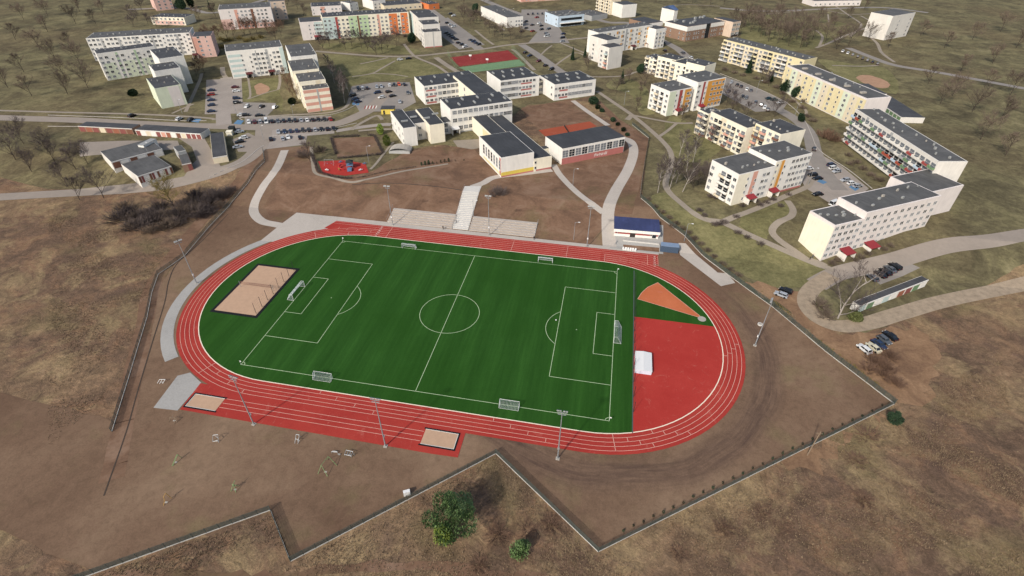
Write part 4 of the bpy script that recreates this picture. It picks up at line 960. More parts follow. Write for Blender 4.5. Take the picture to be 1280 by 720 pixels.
# --- the school complex
b = Bld('school', 'large white school complex with dark flat roofs and rows of windows', 'school', (563.4, 136.9), (649.6, 125), 12.2)
ef = b.ext([(563.4, 136.9), (649.6, 125), (611.6, 112.5), (547.5, 122)], 12.2); ef[3] = ef[2]+17
b.box(ef, 'white', 'roofs')
b.fac(ef, 'f', 3, 'WWWWWWWWWW', 2.6, 3.9, t0=.02, t1=.86); b.fac(ef, 'f', 2, 'WW', 6.5, 3.9, t0=.86, t1=.99); b.panel(ef, 'f', 0, .9, -.2, .6, 'grey')
b.canopy(ef, 'f', .05, 'frame', 4, 2.5, 3)
eb = b.ext([(529.7, 107.8), (600, 99.4), (588, 89), (516.6, 94.7)], 10.4); b.box(eb, 'white', 'roofs')
for r in range(3): b.panel(eb, 'f', .03, .2, .5+r*3.4, 1.5+r*3.4, 'brickp')
b.fac(eb, 'f', 3, 'wwwWWWWWWWwWW', 2.3, 3.3)
em = b.ext([(621.9, 102), (673.4, 94.7), (655.6, 83.4), (612.5, 88)], 11.2); b.box(em, 'white', 'roofs')
for r in range(3): b.panel(em, 'f', .52, .8, .7+r*3.5, 1.5+r*3.5, 'brickp')
b.fac(em, 'f', 3, 'WWWWWwwwww.', 2.4, 3.5)
er = b.ext([(691, 106), (743.75, 99.4), (726, 88), (676, 93.75)], 9.2); b.box(er, 'white', 'roofs')
for r in range(2): b.panel(er, 'f', .12, .32, .9+r*4, 1.8+r*4, 'brickp')
b.fac(er, 'f', 2, 'wwwwWWWWWWW.', 2.8, 3.9); b.fac(er, 'l', 2, 'w.w', 2.8, 3.9)
ek = [em[1]-.3, er[0]+.3, em[2]+3, em[2]+14, 7.4]; b.box(ek, 'cream', 'roofs'); b.fac(ek, 'f', 2, 'WW', 2.3, 3.3)
ec = [max(ef[0]+52, eb[1]-1.2), ef[1]-.6, ef[3]-.2, em[3]-3, 11.7]
ec[0] = ec[1]-12.5; b.box(ec, 'cream', 'roofs'); b.fac(ec, 'l', 3, 'W.W.W', 2.4, 3.5)
for e in (ef, eb, em, er):
    R_ = random.Random(int(e[4]*10)); n = 8
    for i in range(n):
        x = e[0]+(e[1]-e[0])*(i+.5)/n; y = e[2]+(e[3]-e[2])*(.3 if i % 2 else .7); mb = MB(); mb.box(x-.35, x+.35, y-1.6, y+1.6, e[4]+.05, e[4]+.7); mb.build('roof_light', M['vent'], b.root)
    mb = MB(); mb.box(e[0]+.5, e[1]-.5, (e[2]+e[3])/2-.08, (e[2]+e[3])/2+.08, e[4]+.06, e[4]+.16); mb.build('roof_seam', M['roof'], b.root)
# low front wing
el = b.ext([(502.5, 161), (520, 158), None, (489, 138.75)], 9.2); b.box(el, 'white', 'roofs'); b.fac(el, 'l', 2, 'w.w.w.w', 2.4, 3.6)
el2 = b.ext([(535, 156.6), (553, 154.7), (541, 136), (519, 134)], 9.2); el2[0] = max(el2[0], el[1]+5); b.box(el2, 'cream', 'roofs'); b.panel(el2, 'r', 0, .2, 0, 9, 'white')
el3 = [el[1]+.05, el2[0]-.05, el[2]+6, el[3]-1, 8.4]; b.box(el3, 'offw', 'roofs'); b.fac(el3, 'f', 2, 'w', 2.4, 3.6)
el4 = [el2[1]+.05, ef[0]+.3, el2[2]+9, el2[2]+17, 6]; b.box(el4, 'offw', 'roofs'); b.fac(el4, 'f', 2, 'W', 2, 2.7)
for i in range(4):
    mb = MB(); x = el[0]+3+i*5.5; mb.box(x-1.6, x+1.6, el[2]+8+(i % 2)*4, el[2]+9+(i % 2)*4, 9.25, 9.8); mb.build('roof_light', M['vent'], b.root)
# hall with yellow base and the low link
eh = b.ext([(625.6, 198.75), (663.5, 189.75), (640.6, 164), (600, 169.7)], 9.0); b.box(eh, 'white', 'roofs'); b.panel(eh, 'f', 0, 1, .7, 2.3, 'yel2', proud=.04); b.panel(eh, 'f', 0, 1, -.2, .7, 'brickp', proud=.06)
b.fac(eh, 'l', 1, '.HHHHHHH', 5.2, 3, t0=.05); b.panel(eh, 'l', .2, 1, .7, 1.8, 'yellow'); b.panel(eh, 'l', .93, .99, .7, 8.6, 'brickp')
ew = b.ext([(664, 198.75), (688.4, 196), (668, 174.4), None], 5.9); ew[0] = eh[1]+.05; ew[3] = ef[2]-.05; b.box(ew, 'cream', 'roofs'); b.panel(ew, 'f', .12, 1, -.2, .8, 'brickp'); b.fac(ew, 'f', 2, 'n.....', 1.7, 2.5)
er2 = [ew[0]-8, ew[0]-.05, eh[3]+.1, ef[2]-.1, 7.2]; b.box(er2, 'cream', 'roofs'); b.panel(er2, 'l', .5, .95, .5, 6.5, 'yellow')
b.done()
b = Bld('sports_hall', 'low sports hall with tall gridded windows above a pink base wall', 'sports hall', (700.6, 186.6), (778.4, 171.6), 7.6)
eg = b.ext([(700.6, 186.6), (778.4, 171.6), (761.6, 156.6), (683.75, 169.7)], 7.6); b.box(eg, 'white', 'roofs', .1); b.panel(eg, 'f', .0, .995, -.3, 3.0, 'brickp', proud=.06); b.fac(eg, 'f', 1, 'GGGGGGGGGG', 4.95, 3)
mb = MB(); R_ = random.Random(9); pp, aa, LL = b.place(eg, 'f', .62)
for i in range(11):          # the faded pale strokes painted on the base wall, too worn to read
    x = -3.4+i*.66; T = Matrix.Translation((x, 0, 1.6)) @ Matrix.Rotation(R_.uniform(-.5, .5), 4, 'Y'); mb.box(-.16, .16, -.09, -.063, -.75, R_.uniform(.2, .75), 0, T)
o = mb.build('faded_mural', M['w_pale'], b.root); o.location = (pp.x, pp.y, 0)
x0, x1, y0, y1, h = eg; mb = MB(); mb.box(x0-5, x0-.05, y0+12, y1-1, -.2, 3.4); mb.build('link_corridor', M['w_cream'], b.root); mb = MB(); mb.box(x0-5, x0-.05, y0+12, y1-1, 3.4, 3.55); mb.build('roof', M['roofs'], b.root)
b.done()
# clubhouse, container
b = Bld('clubhouse', 'white clubhouse with red band, dark windows and navy tiled roof by track', 'clubhouse', (768.4, 286.5), (824, 291), 2.9)
x0, x1, y0, y1 = 0, b.loc((824, 291), 2.9)[0], 0, 7.2
mb = MB(); mb.box(x0, x1, y0, y1, -.8, 3.1); mb.build('wall', M['w_white'], b.root)
mb = MB(); mb.add([(x0-.3, y0-.6, 3.1), (x1+.3, y0-.6, 3.1), (x1+.3, y1+.4, 3.9), (x0-.3, y1+.4, 3.9), (x0-.3, y0-.6, 3.3), (x1+.3, y0-.6, 3.3), (x1+.3, y1+.4, 4.1), (x0-.3, y1+.4, 4.1)], [(3,2,1,0), (4,5,6,7), (0,1,5,4), (1,2,6,5), (2,3,7,6), (3,0,4,7)], 0)
mb.build('roof', M['rooft'], b.root)
mb = MB(); mb.box(x0-.35, x1+.35, y0-.75, y0-.61, 2.3, 3.42); mb.build('fascia', M['w_white'], b.root)
e = [x0, x1, y0, y1, 3.1]; b.panel(e, 'f', .01, .99, 1.2, 2.0, 'red', proud=.03); b.fac(e, 'f', 1, 't......t.', 1.6, 3, glass=1.1); b.panel(e, 'f', .36, .48, -.2, 2.6, 'door', 'door', .06); b.panel(e, 'f', .86, .95, .4, 2.3, 'glass', 'window_shutter', .06); b.done()
t = thing('shipping_container', 'blue grey metal container standing at the end of the clubhouse paving', 'container', (114.9, 79.75, .13))
mb = MB(); mb.box(0, 6.3, 0, 2.5, 0, 2.5)
for i in range(20): mb.box(.1+i*.31, .25+i*.31, -.04, 0, .1, 2.4)
mb.build('shell', M['steelbl'], t); mb = MB(); mb.box(-.03, 6.33, -.03, 2.53, 2.5, 2.62); mb.build('roof', M['steelbl2'], t)
mb = MB(); mb.box(6.3, 6.36, .15, 2.35, .1, 2.4); mb.build('door', M['steelbl2'], t)
t = thing('retaining_wall', 'low pale ramp wall in front of the clubhouse', 'wall', (101.5, 83.4, .1))
mb = MB(); mb.box(0, 13, 0, .35, 0, .9); mb.box(0, .35, .35, 2.6, 0, .6); mb.build('ramp_wall', M['concl'], t)
mb = MB()
for i in range(9): mb.tube((i*1.6+.1, .17, .9), (i*1.6+.1, .17, 1.8), .03, .03, 5)
mb.tube((0, .17, 1.8), (13, .17, 1.8), .03, .03, 5); mb.build('handrail', M['galv'], t)
p_ = G(786, 313)
for i in range(6):
    mb = MB(); mb.box(-.35, .35, -.3, .3, 0, .5); mb.box(-.3, .3, .22, .3, .5, .95); o = mb.build('plastic_chair', M['white']); o.location = (p_.x-2+i*.85, p_.y, .14); o.rotation_euler = (0, 0, rnd.uniform(-.4, .4)); tag(o, 'small white chair in the short row beside the brown planting bed', 'chair', 'white chairs by the planting bed')
# --- garages
def hdir0(a, b):
    A_, B_ = G(*a), G(*b); return math.atan2(B_.y-A_.y, B_.x-A_.x)
def garage(label, FL, FR, BR, BL, h, wallm, doors, name='garage_row', roofm='roof', base=None):
    b = Bld(name, label, 'garages', FL, FR, h, 'garage rows'); e = b.ext([FL, FR, BR, BL], h); b.box(e, wallm, roofm, .15, 0, -2.5)
    n = len(doors)
    cols = dict(r='gred', w='white', b='salmon', o='gorg', g='dgreen', k='brown', t='teal', s='sand', m='dgreen')
    for i, c in enumerate(doors):
        if c != '.': b.panel(e, 'f', (i+.1)/n, (i+.9)/n, .05, h-.5, cols[c], 'garage_door', .05)
    b.panel(e, 'f', 0, 1, h-.35, h-.02, 'frame', 'fascia', .08)
    b.done(); return b, e
garage('long garage row with red and pink doors and white fascia', (172, 162.3), (250, 167.2), (262, 160.2), (177, 155.6), 2.9, 'offw', 'rwswrbowksrrr')
garage('garage row with dark roof at the left edge ending at a white chimney wall', (100, 157.5), (168, 161), (172, 155), (105, 152), 2.9, 'brick', 'rorsrork')
garage('garage block with dark grey roof set at an angle to the street', (272.5, 196), (291, 193), (272.5, 167), (255.6, 167), 3, 'sand', '....')
garage('garage wing with white and dark doors behind the L shaped garages', (130, 205), (200, 186.5), (196, 178), (128, 182), 3.2, 'offw', 'kwkwkw', 'garage_row', 'roof2')
garage('long dark roofed garage range with maroon doors along the pale lane', (110, 239.5), (214, 207.5), None, (206, 189.5), 3.3, 'offw', 'krwwkrwkwwrwk', 'garage_row', 'roof2')
garage('brick ended garage with white roof fascia at the end of the range', (214.5, 208.2), (239, 203.2), None, (234, 190), 3.4, 'brick', '.r', 'garage_row', 'roof2')
garage('taller grey roofed box building behind the brick ended garage', (209, 193), (232, 187.5), None, (229, 180.5), 4.4, 'grey', '...', 'garage_building', 'roof2')
t = thing('white_wall_block', 'white walled block at the end of the upper garage wing', 'building', tuple(G(184, 193)[:2])+(HT,), hdir0((184, 193), (199, 185)))
mb = MB(); mb.box(0, 8, 0, 3, -.2, 4.2); mb.build('wall', M['w_white'], t); mb = MB(); mb.box(-.1, 8.1, -.1, 3.1, 4.2, 4.35); mb.build('roof', M['vent'], t)
garage('garage row with green, white and orange doors at the right edge', (1074, 383), (1160, 350), (1152, 344), (1068, 377), 2.8, 'offw', 'tgwtworgw')
garage('dark green garages behind the yellow and green flats', (1068, 108), (1090, 121), (1103, 114), (1079, 101), 3, 'offw', 'mgwmgm')
garage('dark roofed green garages nearest the right edge below the sand patch', (1093, 124), (1135, 152), (1150, 142), (1108, 118), 3, 'offw', 'gmgwmgmgm')
t = thing('yellow_kiosk', 'small yellow hut with dark flat roof at the school car park', 'hut', tuple(G(477, 143)[:2])+(HT,), rad(14))
mb = MB(); mb.box(0, 7, 0, 5, -.2, 2.8); mb.build('wall', M['w_yel2'], t); mb = MB(); mb.box(-.2, 7.2, -.2, 5.2, 2.8, 3.0); mb.build('roof', M['roof'], t); mb = MB(); mb.box(1, 2, -.05, .05, 0, 2.1); mb.build('door', M['door'], t)
t = thing('grey_shed', 'grey vaulted canopy shed beside the front corner of the school', 'shed', tuple(G(486, 192)[:2])+(HT,), rad(8))
mb = MB(); n = 8
for i in range(n):
    a0, a1 = math.pi*i/n, math.pi*(i+1)/n
    mb.add([(5-5*math.cos(a0), 0, .6+2*math.sin(a0)), (5-5*math.cos(a1), 0, .6+2*math.sin(a1)), (5-5*math.cos(a1), 6, .6+2*math.sin(a1)), (5-5*math.cos(a0), 6, .6+2*math.sin(a0))], [(0, 1, 2, 3)])
mb.build('roof', M['conc'], t); mb = MB(); mb.box(.1, 9.9, .1, 5.9, -.2, 1.2); mb.build('wall', M['w_grey'], t)

# ------------------------------------------------------------------ far sports courts
sheet('far_court', [px((562, 72), (635, 63), (648, 74), (575, 83.5))], M['court'], .1)
sheet('far_court_border', [px((573, 84.5), (649, 74.5), (657, 82), (588, 91))], M['w_dgreen'], .098)
t = thing('basketball_hoop', 'white basketball backboard at the left of the far red court', 'hoop', tuple(G(588, 75)[:2])+(HT,))
mb = MB(); mb.tube((0, 0, 0), (0, 0, 3.4), .08, .08, 6); mb.build('pole', M['galv'], t); mb = MB(); mb.box(-.9, .9, -.1, 0, 2.6, 3.7); mb.build('backboard', M['white'], t)
t = dup(t, tuple(G(609, 80)[:2])+(HT,), 0, 'white basketball backboard at the front edge of the far red court'); 
t = thing('court_fence', 'tall mesh fence along the front of the far red court', 'fence', tuple(G(572, 90)[:2])+(HT,))
o0 = G(572, 90)
mb = MB(); P4 = [G(*q) for q in ((572, 90), (657, 82), (640, 62), (560, 70))]
for a, c in ((0, 1), (1, 2), (3, 0)):
    A_, C_ = P4[a]-o0, P4[c]-o0; n = int((C_-A_).length/4)
    for i in range(n+1):
        p_ = A_.lerp(C_, i/n); mb.tube((p_.x, p_.y, 0), (p_.x, p_.y, 4), .05, .05, 5)
    for z in [i*.5 for i in range(9)]: mb.tube((A_.x, A_.y, z), (C_.x, C_.y, z), .02, .02, 3, cap=False)
mb.build('mesh_panel', M['w_dgreen'], t)
sheet('clay_tennis_court', [px((673, 163), (737, 152), (746, 158), (700, 170), (684, 173))], M['clayc'], .11)
t = thing('tennis_net', 'tennis net across the orange clay court behind the sports hall', 'net', tuple(G(705, 158)[:2])+(HT,), rad(-70))
mb = MB(); mb.box(0, 11, -.02, .02, .1, 1.0); mb.build('net', M['fencedk'], t)
for x in (0, 11):
    mb = MB(); mb.tube((x, 0, 0), (x, 0, 1.1), .05, .05, 6); mb.build('post', M['galv'], t)

# ------------------------------------------------------------------ fences
def fence(label, pts, h=1.85, zoff=.0, gate=None, group='boundary fences of the sports ground'):
    P = [Vector(q) for q in px(*pts)]; o = P[0]
    t = thing('boundary_fence', label, 'fence', (o.x, o.y, hz(o.y)), 0, group); z0 = hz(o.y)
    pl, pn = MB(), MB(); posts = []
    for a, c in zip(P, P[1:]):
        d = c-a; L_ = d.length; n = max(1, round(L_/2.5)); ang = math.atan2(d.y, d.x)
        for i in range(n):
            p0, p1 = a.lerp(c, i/n), a.lerp(c, (i+1)/n); za, zb = hz(p0.y)-z0+zoff, hz(p1.y)-z0+zoff
            posts.append((p0.x-o.x, p0.y-o.y, za, ang))
            nn = Vector((-(p1-p0).y, (p1-p0).x)).normalized()*.045
            pl.add([(q.x-o.x, q.y-o.y, z) for q, z in ((p0-nn, za-.3), (p1-nn, zb-.3), (p1+nn, zb-.3), (p0+nn, za-.3), (p0-nn, za+.22), (p1-nn, zb+.22), (p1+nn, zb+.22), (p0+nn, za+.22))], [(3,2,1,0), (4,5,6,7), (0,1,5,4), (2,3,7,6), (0,4,7,3), (1,2,6,5)])
            m = int((p1-p0).length/.11)
            for j in range(m):
                q = p0.lerp(p1, (j+.5)/m); za_ = za+(zb-za)*(j+.5)/m; tx = (p1-p0).normalized()*.022
                pn.add([(q.x-o.x-tx.x, q.y-o.y-tx.y, za_+.3), (q.x-o.x+tx.x, q.y-o.y+tx.y, za_+.3), (q.x-o.x+tx.x, q.y-o.y+tx.y, za_+h), (q.x-o.x-tx.x, q.y-o.y-tx.y, za_+h)], [(0, 1, 2, 3)])
            for k_ in range(5):
                zz = .38+k_*(h-.42)/4; pn.tube((p0.x-o.x, p0.y-o.y, za+zz), (p1.x-o.x, p1.y-o.y, zb+zz), .025, .025, 4, cap=False)
    posts.append((P[-1].x-o.x, P[-1].y-o.y, hz(P[-1].y)-z0+zoff, 0))
    pl.build('plinth', M['plinth'], t); pn.build('mesh_panel', M['fence'], t)
    mb = MB(); mb.box(-.04, .04, -.04, .04, -.1, h+.08); pm_ = mb.mesh('post', M['fence'])
    posts.sort(key=lambda q: (Vector((q[0]+o.x, q[1]+o.y))-CAM.to_2d()).length)
    for q in posts[:100]: link('post', pm_, t, q[:3], q[3])
    return t
fence('dark mesh fence with pale plinth along the lower left edge of the bare soil', [(60, 738), (338, 638)])
fence('short dark mesh fence run stepping down between the two lower left fences', [(338.5, 638.5), (363, 701.5)])
fence('dark mesh fence with pale plinth passing behind the big evergreen at the bottom', [(363.5, 702), (619.5, 567.5)])
fence('dark mesh fence with pale plinth running down from the apex near the right sandpit', [(620, 567.5), (747.5, 690)])
fence('dark mesh fence along the lower right with a row of saplings beside it', [(748, 690), (1117.5, 505.5)])
fence('dark mesh fence climbing from the right corner up past the clubhouse', [(1118, 505), (1104, 494.6), (1031, 439), (965.6, 384), (932, 360), (917, 349), (881, 322), (855, 294.5), (825, 272), (801, 248)])
fence('dark mesh fence between the school yard soil and the birch grass strip', [(800, 247), (803, 222), (807, 196), (811, 173), (790, 156)], 1.6)
fence('dark mesh fence along the scrubby bank on the far left', [(329, 188), (331, 202), (310, 229), (289, 254), (262, 283), (231, 320), (214, 332), (198, 343), (190, 366), (184, 397), (172, 436), (160, 476), (140, 540)], 1.6)
sheet('drain_channel', strip_poly(catmull(px((285, 268), (252, 302), (222, 329), (211, 352), (206, 378), (190, 430), (172, 490), (158, 540), (130, 620)), 4), .3), M['trunk'], .1)
sheet('trench_line', strip_poly(catmull(px((440, 231), (480, 229), (520, 231), (550, 234), (577, 238)), 4), .3), M['fencedk'], .1)
t = thing('white_cabinet', 'white utility cabinet standing inside the fence left of the big evergreen', 'cabinet', tuple(G(509, 618.5)[:2])+(.06,), rad(28))
mb = MB(); mb.box(-.7, .7, -.3, .3, .1, 1.3); mb.build('shell', M['white'], t); mb = MB(); mb.box(-.72, .72, -.35, .35, 1.3, 1.38); mb.build('roof', M['white'], t); mb = MB(); mb.box(-.75, .75, -.35, .35, 0, .1); mb.build('base', M['conc'], t)
t = thing('manhole_cover', 'pale round concrete manhole ring on the soil beside the right floodlight mast', 'manhole', tuple(G(950, 406)[:2])+(.06,))
mb = MB(); mb.tube((0, 0, 0), (0, 0, .3), .75, .75, 16); mb.build('ring', M['concl'], t); mb = MB(); mb.tube((0, 0, .3), (0, 0, .36), .5, .5, 12); mb.build('lid', M['conc'], t)

# ------------------------------------------------------------------ floodlight masts and lamps
def mast_parts(t, h=16.4):
    mb = MB(); mb.tube((0, 0, 0), (0, 0, h*.55), .17, .13, 8); mb.tube((0, 0, h*.55), (0, 0, h), .12, .08, 8); mb.build('mast', M['galv'], t)
    mb = MB(); mb.box(-.45, .45, -.45, .45, -.2, .12); mb.build('base', M['conc'], t)
    mb = MB(); mb.box(-1.1, 1.1, -.06, .06, h-.1, h+.05); mb.box(-.9, .9, -.06, .06, h-.75, h-.62); mb.build('crossarm', M['galv'], t)
    for x in (-.95, -.4, .4, .95):
        mb = MB(); T = Matrix.Translation((x, -.25, h+.25)) @ Matrix.Rotation(rad(35), 4, 'X'); mb.box(-.24, .24, -.28, .28, -.07, .07, 0, T); mb.box(-.2, .2, -.24, .24, -.09, -.071, 1, T); mb.build('floodlight', [M['vent'], M['lampw']], t)
    mb = MB(); mb.box(-.22, .22, -.3, -.08, 3.3, 3.9); mb.build('control_box', M['white'], t)
ml = [((246, 354.5), 'far left floodlight mast beyond the grey perimeter path', 60), ((317.5, 530.5), 'floodlight mast at the near edge of the track beside the left sandpit', 170), ((482, 558), 'floodlight mast at the near edge of the runway near the middle', 180),
      ((697, 573.5), 'floodlight mast on the near soil below the right small goal', 180), ((943.5, 432), 'floodlight mast on the soil beyond the right bend', -110), ((611.5, 294.5), 'floodlight mast in front of the right seating terrace', 0),
      ((491, 281.5), 'floodlight mast at the left end of the left seating terrace', 0), ((733.5, 308.5), 'floodlight mast beside the path left of the clubhouse', 0)]
m0 = None
for (q, lab, a) in ml:
    p_ = G(*q); l_ = (p_.x, p_.y, hz(p_.y)+.06)
    if m0 is None: m0 = thing('floodlight_mast', lab, 'floodlight', l_, rad(a), 'floodlight masts round the stadium'); mast_parts(m0)
    else: dup(m0, l_, rad(a), lab)
l0 = None
for (q, lab, a) in [((461, 203), 'street lamp beside the playground corner', 20), ((228, 142), 'street lamp on the verge left of the left car park', 0), ((297, 146), 'street lamp at the corner of the small six bay car park', 0), ((1010, 231), 'street lamp in the lower right car park', 0),
    ((368, 149), 'street lamp on the verge in front of the pink striped gable', 0), ((717, 300), 'slim street lamp beside the curved school path', 0), ((716, 232), 'street lamp on the yard soil beside the narrow school path', 0), ((993, 146), 'street lamp beside the curving right car park road', 30), ((945, 117), 'street lamp on the verge of the right car park under the yellow flats', 0),
    ((780, 131), 'street lamp on the grass beside the long footpath', 0), ((592, 272), 'slim lamp post at the right edge of the white stairs', 0), ((855, 302), 'slim lamp post by the fence above the blue container', 0), ((188, 198), 'street lamp in the garage yard', 0), ((330, 176), 'street lamp at the bend of the garage road', 0), ((640, 22), 'street lamp beside the upper car park road', 0)]:
    p_ = G(*q); l_ = (p_.x, p_.y, hz(p_.y)+.06)
    if l0 is None:
        l0 = thing('street_lamp', lab, 'street lamp', l_, rad(a), 'street lamps')
        mb = MB(); mb.tube((0, 0, 0), (0, 0, 7.5), .09, .06, 8); mb.build('pole', M['galv'], l0)
        mb = MB(); mb.tube((0, 0, 7.4), (1.2, 0, 7.7), .04, .04, 6); mb.build('arm', M['galv'], l0)
        mb = MB(); mb.box(1.1, 1.8, -.15, .15, 7.62, 7.76); mb.build('lamp_head', M['white'], l0)
    else: dup(l0, l_, rad(a), lab)
t = thing('utility_pole', 'leaning grey wooden utility pole beside the lower right fence', 'pole', tuple(G(1009, 569)[:2])+(0,))
mb = MB(); mb.tube((0, 0, -.2), (.3, .5, 8.2), .16, .11, 8); mb.build('pole', M['wood'], t); mb = MB(); mb.box(-.5, .9, .42, .54, 7.5, 7.62); mb.build('crossarm', M['wood'], t)

# ------------------------------------------------------------------ cars
PAINT = dict(k=('black', '1a1b1e'), w=('white', 'd5d6d4'), s=('silver', '9ea2a6'), g=('grey', '55595e'), b=('dark blue', '27354f'), r=('red', '8f2422'), m=('maroon', '5a1f26'), o=('orange', 'c4532c'), t=('dark teal', '1f4044'), c=('cream', 'c9c2a8'))
for kk, (nm, hx) in PAINT.items(): M['p_'+kk] = plain('car_paint_'+nm.replace(' ', '_'), hx, .25, .08, .8, .5)
def carproto(name, L_, wd, hood, h, rear, roof0, roof1):
    t = thing(name, 'prototype', 'car', (0, 0, 0), 0, 'parked cars'); a = L_/2
    prof = [(-a, .3), (-a-.02, .62), (-a+.12, .86), (-a+.35, .95), (a-hood, .97), (a-.25, .8), (a-.02, .6), (a, .3)]
    mb = MB(); n = len(prof); y = wd/2
    vs = [(x, -y+.02, z) for x, z in prof]+[(x, -y, min(z, .55)) for x, z in prof]
    sec = []
    for yy, sh in ((-y+.1, 1.0), (-y, .93), (y, .93), (y-.1, 1.0)): sec.append([(x*(1 if abs(yy) < y else .985), yy, .3+(z-.3)*sh) for x, z in prof])
    vs = sum(sec, []); fs = []
    for s_ in range(3):
        for i in range(n): fs.append((s_*n+i, s_*n+(i+1) % n, (s_+1)*n+(i+1) % n, (s_+1)*n+i))
    fs += [tuple(range(n-1, -1, -1)), tuple(range(3*n, 4*n))]
    mb.add(vs, fs)
    ry = y-.24
    mb.add([(roof0, -ry, h-.03), (roof1, -ry, h-.03), (roof1, ry, h-.03), (roof0, ry, h-.03), (roof0+.12, -ry+.12, h+.03), (roof1-.12, -ry+.12, h+.03), (roof1-.12, ry-.12, h+.03), (roof0+.12, ry-.12, h+.03)], [(4,5,6,7), (0,1,5,4), (1,2,6,5), (2,3,7,6), (3,0,4,7), (3,2,1,0)])
    for sx, x0, x1 in ((1, a-hood+.05, roof1), (1, -a+rear, roof0)):
        for sy in (-1, 1): mb.tube((x0, sy*(y-.1), .93), (x1, sy*(ry-.02), h-.02), .05, .05, 4)
    for sy in (-1, 1): mb.tube(((roof0+roof1)/2, sy*(y-.1), .93), ((roof0+roof1)/2, sy*(ry), h-.02), .05, .05, 4)
    mb.build('body', M['p_k'], t)
    mb = MB(); b0, b1 = -a+rear, a-hood
    mb.add([(b0, -y+.12, .9), (b1, -y+.12, .9), (b1, y-.12, .9), (b0, y-.12, .9), (roof0, -ry, h-.03), (roof1, -ry, h-.03), (roof1, ry, h-.03), (roof0, ry, h-.03)], [(0,1,5,4), (1,2,6,5), (2,3,7,6), (3,0,4,7)])
    mb.build('windows', M['glass'], t)
    mb = MB(); mb.tube((0, -.11, 0), (0, .11, 0), .32, .32, 12); wm = mb.mesh('wheel', M['tyre'])
    for x in (-a+.8, a-.85):
        for sy in (-1, 1): link('wheel', wm, t, (x, sy*(y-.1), .32))
    mb = MB(); mb.box(-.05, .05, -.2, .2, -.07, .07); hm = mb.mesh('headlight', M['lampw']); mb = MB(); mb.box(-.05, .05, -.16, .16, -.09, .09); tm = mb.mesh('tail_light', M['tail'])
    for sy in (-1, 1): link('headlight', hm, t, (a-.03, sy*(y-.3), .66)); link('tail_light', tm, t, (-a+.03, sy*(y-.26), .78))
    return t
PROTO = [carproto('parked_car', 4.2, 1.76, 1.15, 1.48, .25, -1.55, .55), carproto('parked_car', 4.5, 1.78, 1.3, 1.44, .75, -.95, .45), carproto('parked_car', 4.55, 1.82, 1.15, 1.62, .12, -2.0, .55), carproto('parked_van', 4.9, 1.95, .75, 2.05, .08, -2.3, 1.25)]
KIND = ['hatchback', 'saloon', 'estate', 'van']; used = [False]*4
LABS = set(); crnd = random.Random(3)
def car(q, colr, hd, label, kind=None):
    p_ = G(*q, .7); kind = kind if kind is not None else crnd.choice([0, 0, 1, 1, 2])
    label = label.replace('@', PAINT[colr][0]+' '+KIND[kind])
    assert label not in LABS, label
    LABS.add(label); l_ = (p_.x, p_.y, hz(p_.y)+.1)
    r = dup(PROTO[kind], l_, hd+crnd.uniform(-.04, .04)+(math.pi if crnd.random() < .5 else 0), label, None, {'body': M['p_'+colr]}, 'van' if kind == 3 else 'car')
    return r
def hdir(a, b):
    A_, B_ = G(*a), G(*b); return math.atan2(B_.y-A_.y, B_.x-A_.x)
def carrow(where, pts, cols, hd, order='left', vans=()):
    """pts: two ends of a row, or one pixel per car; order: the side the count starts from"""
    n = len(cols)
    if len(pts) == 2 and n != 2: pts = [(pts[0][0]+(pts[1][0]-pts[0][0])*i/(n-1), pts[0][1]+(pts[1][1]-pts[0][1])*i/(n-1)) for i in range(n)]
    for i, c in enumerate(cols):
        car(pts[i], c, hd, '@ '+('alone ' if n == 1 else ordn(i)+' from '+order+' ')+where, 3 if i in vans else None)
H = hdir
carrow('in the upper row of the main street car park', [(311, 152.3), (413, 148.6)], 'wmswkgkkkswkkkr', H((360, 156), (358, 148)), 'left', (3,))
carrow('in the middle row of the main street car park', [(348, 164.5), (417, 160.3)], 'sbbbkkskkk', H((380, 167), (379, 159)))
carrow('in the lower row of the main street car park', [(338.5, 173.5), (353.5, 173), (360, 171), (375, 171.5)], 'kswk', H((360, 174), (359, 168)))
carrow('in the left column beside the block paved lane', [(263.7, 112.5), (263.5, 118), (263.8, 124.7), (264, 131), (264, 138.7)], 'brbbb', H((260, 120), (270, 119)), 'top')
carrow('in the right column beside the block paved lane', [(294, 108.5), (295, 113.5), (296, 122.5), (296.5, 128)], 'mwbk', H((290, 120), (300, 119)), 'top')
carrow('in the back row of the small car park', [(308.7, 132.7), (327, 132.7), (343.7, 133.5)], 'wkw', H((310, 135), (316, 131)))
carrow('in the front row of the small car park', [(301.6, 143.4), (307.5, 143.4), (324, 144)], 'wkk', H((310, 145), (320, 144)))
carrow('along the main street above the garages', [(164.7, 144.4), (223.75, 148.3), (237.4, 149.5)], 'kwk', H((220, 150), (228, 146)))
carrow('beside the angled garage block', [(299, 164.4), (304, 172), (299, 177), (297, 183.4)], 'swks', H((295, 176), (306, 174)), 'top')
carrow('at the back of the school car park', [(447.7, 110.6), (453.3, 110), (458.8, 110), (471, 108.4), (476.6, 107.8), (487, 106.3), (493, 106), (498.7, 105), (505.4, 105.4)], 'kwksswkok', H((480, 110), (478, 104)))
carrow('in the middle of the school car park', [(471.5, 115.5), (477, 121.3), (486, 114.4), (490.7, 119.6)], 'bwkk', H((470, 118), (480, 116)))
carrow('at the right side of the school car park', [(510, 115.7), (499.7, 127)], 'gs', H((510, 120), (508, 112)))
carrow('at the left side of the school car park', [(440.6, 119), (444, 123.5), (447.5, 127)], 'kbb', H((438, 122), (446, 120)), 'top')
carrow('on the footpath crossing below the multicoloured flats', [(500, 74.2), (510.6, 73)], 'wk', H((500, 74), (511, 73)))
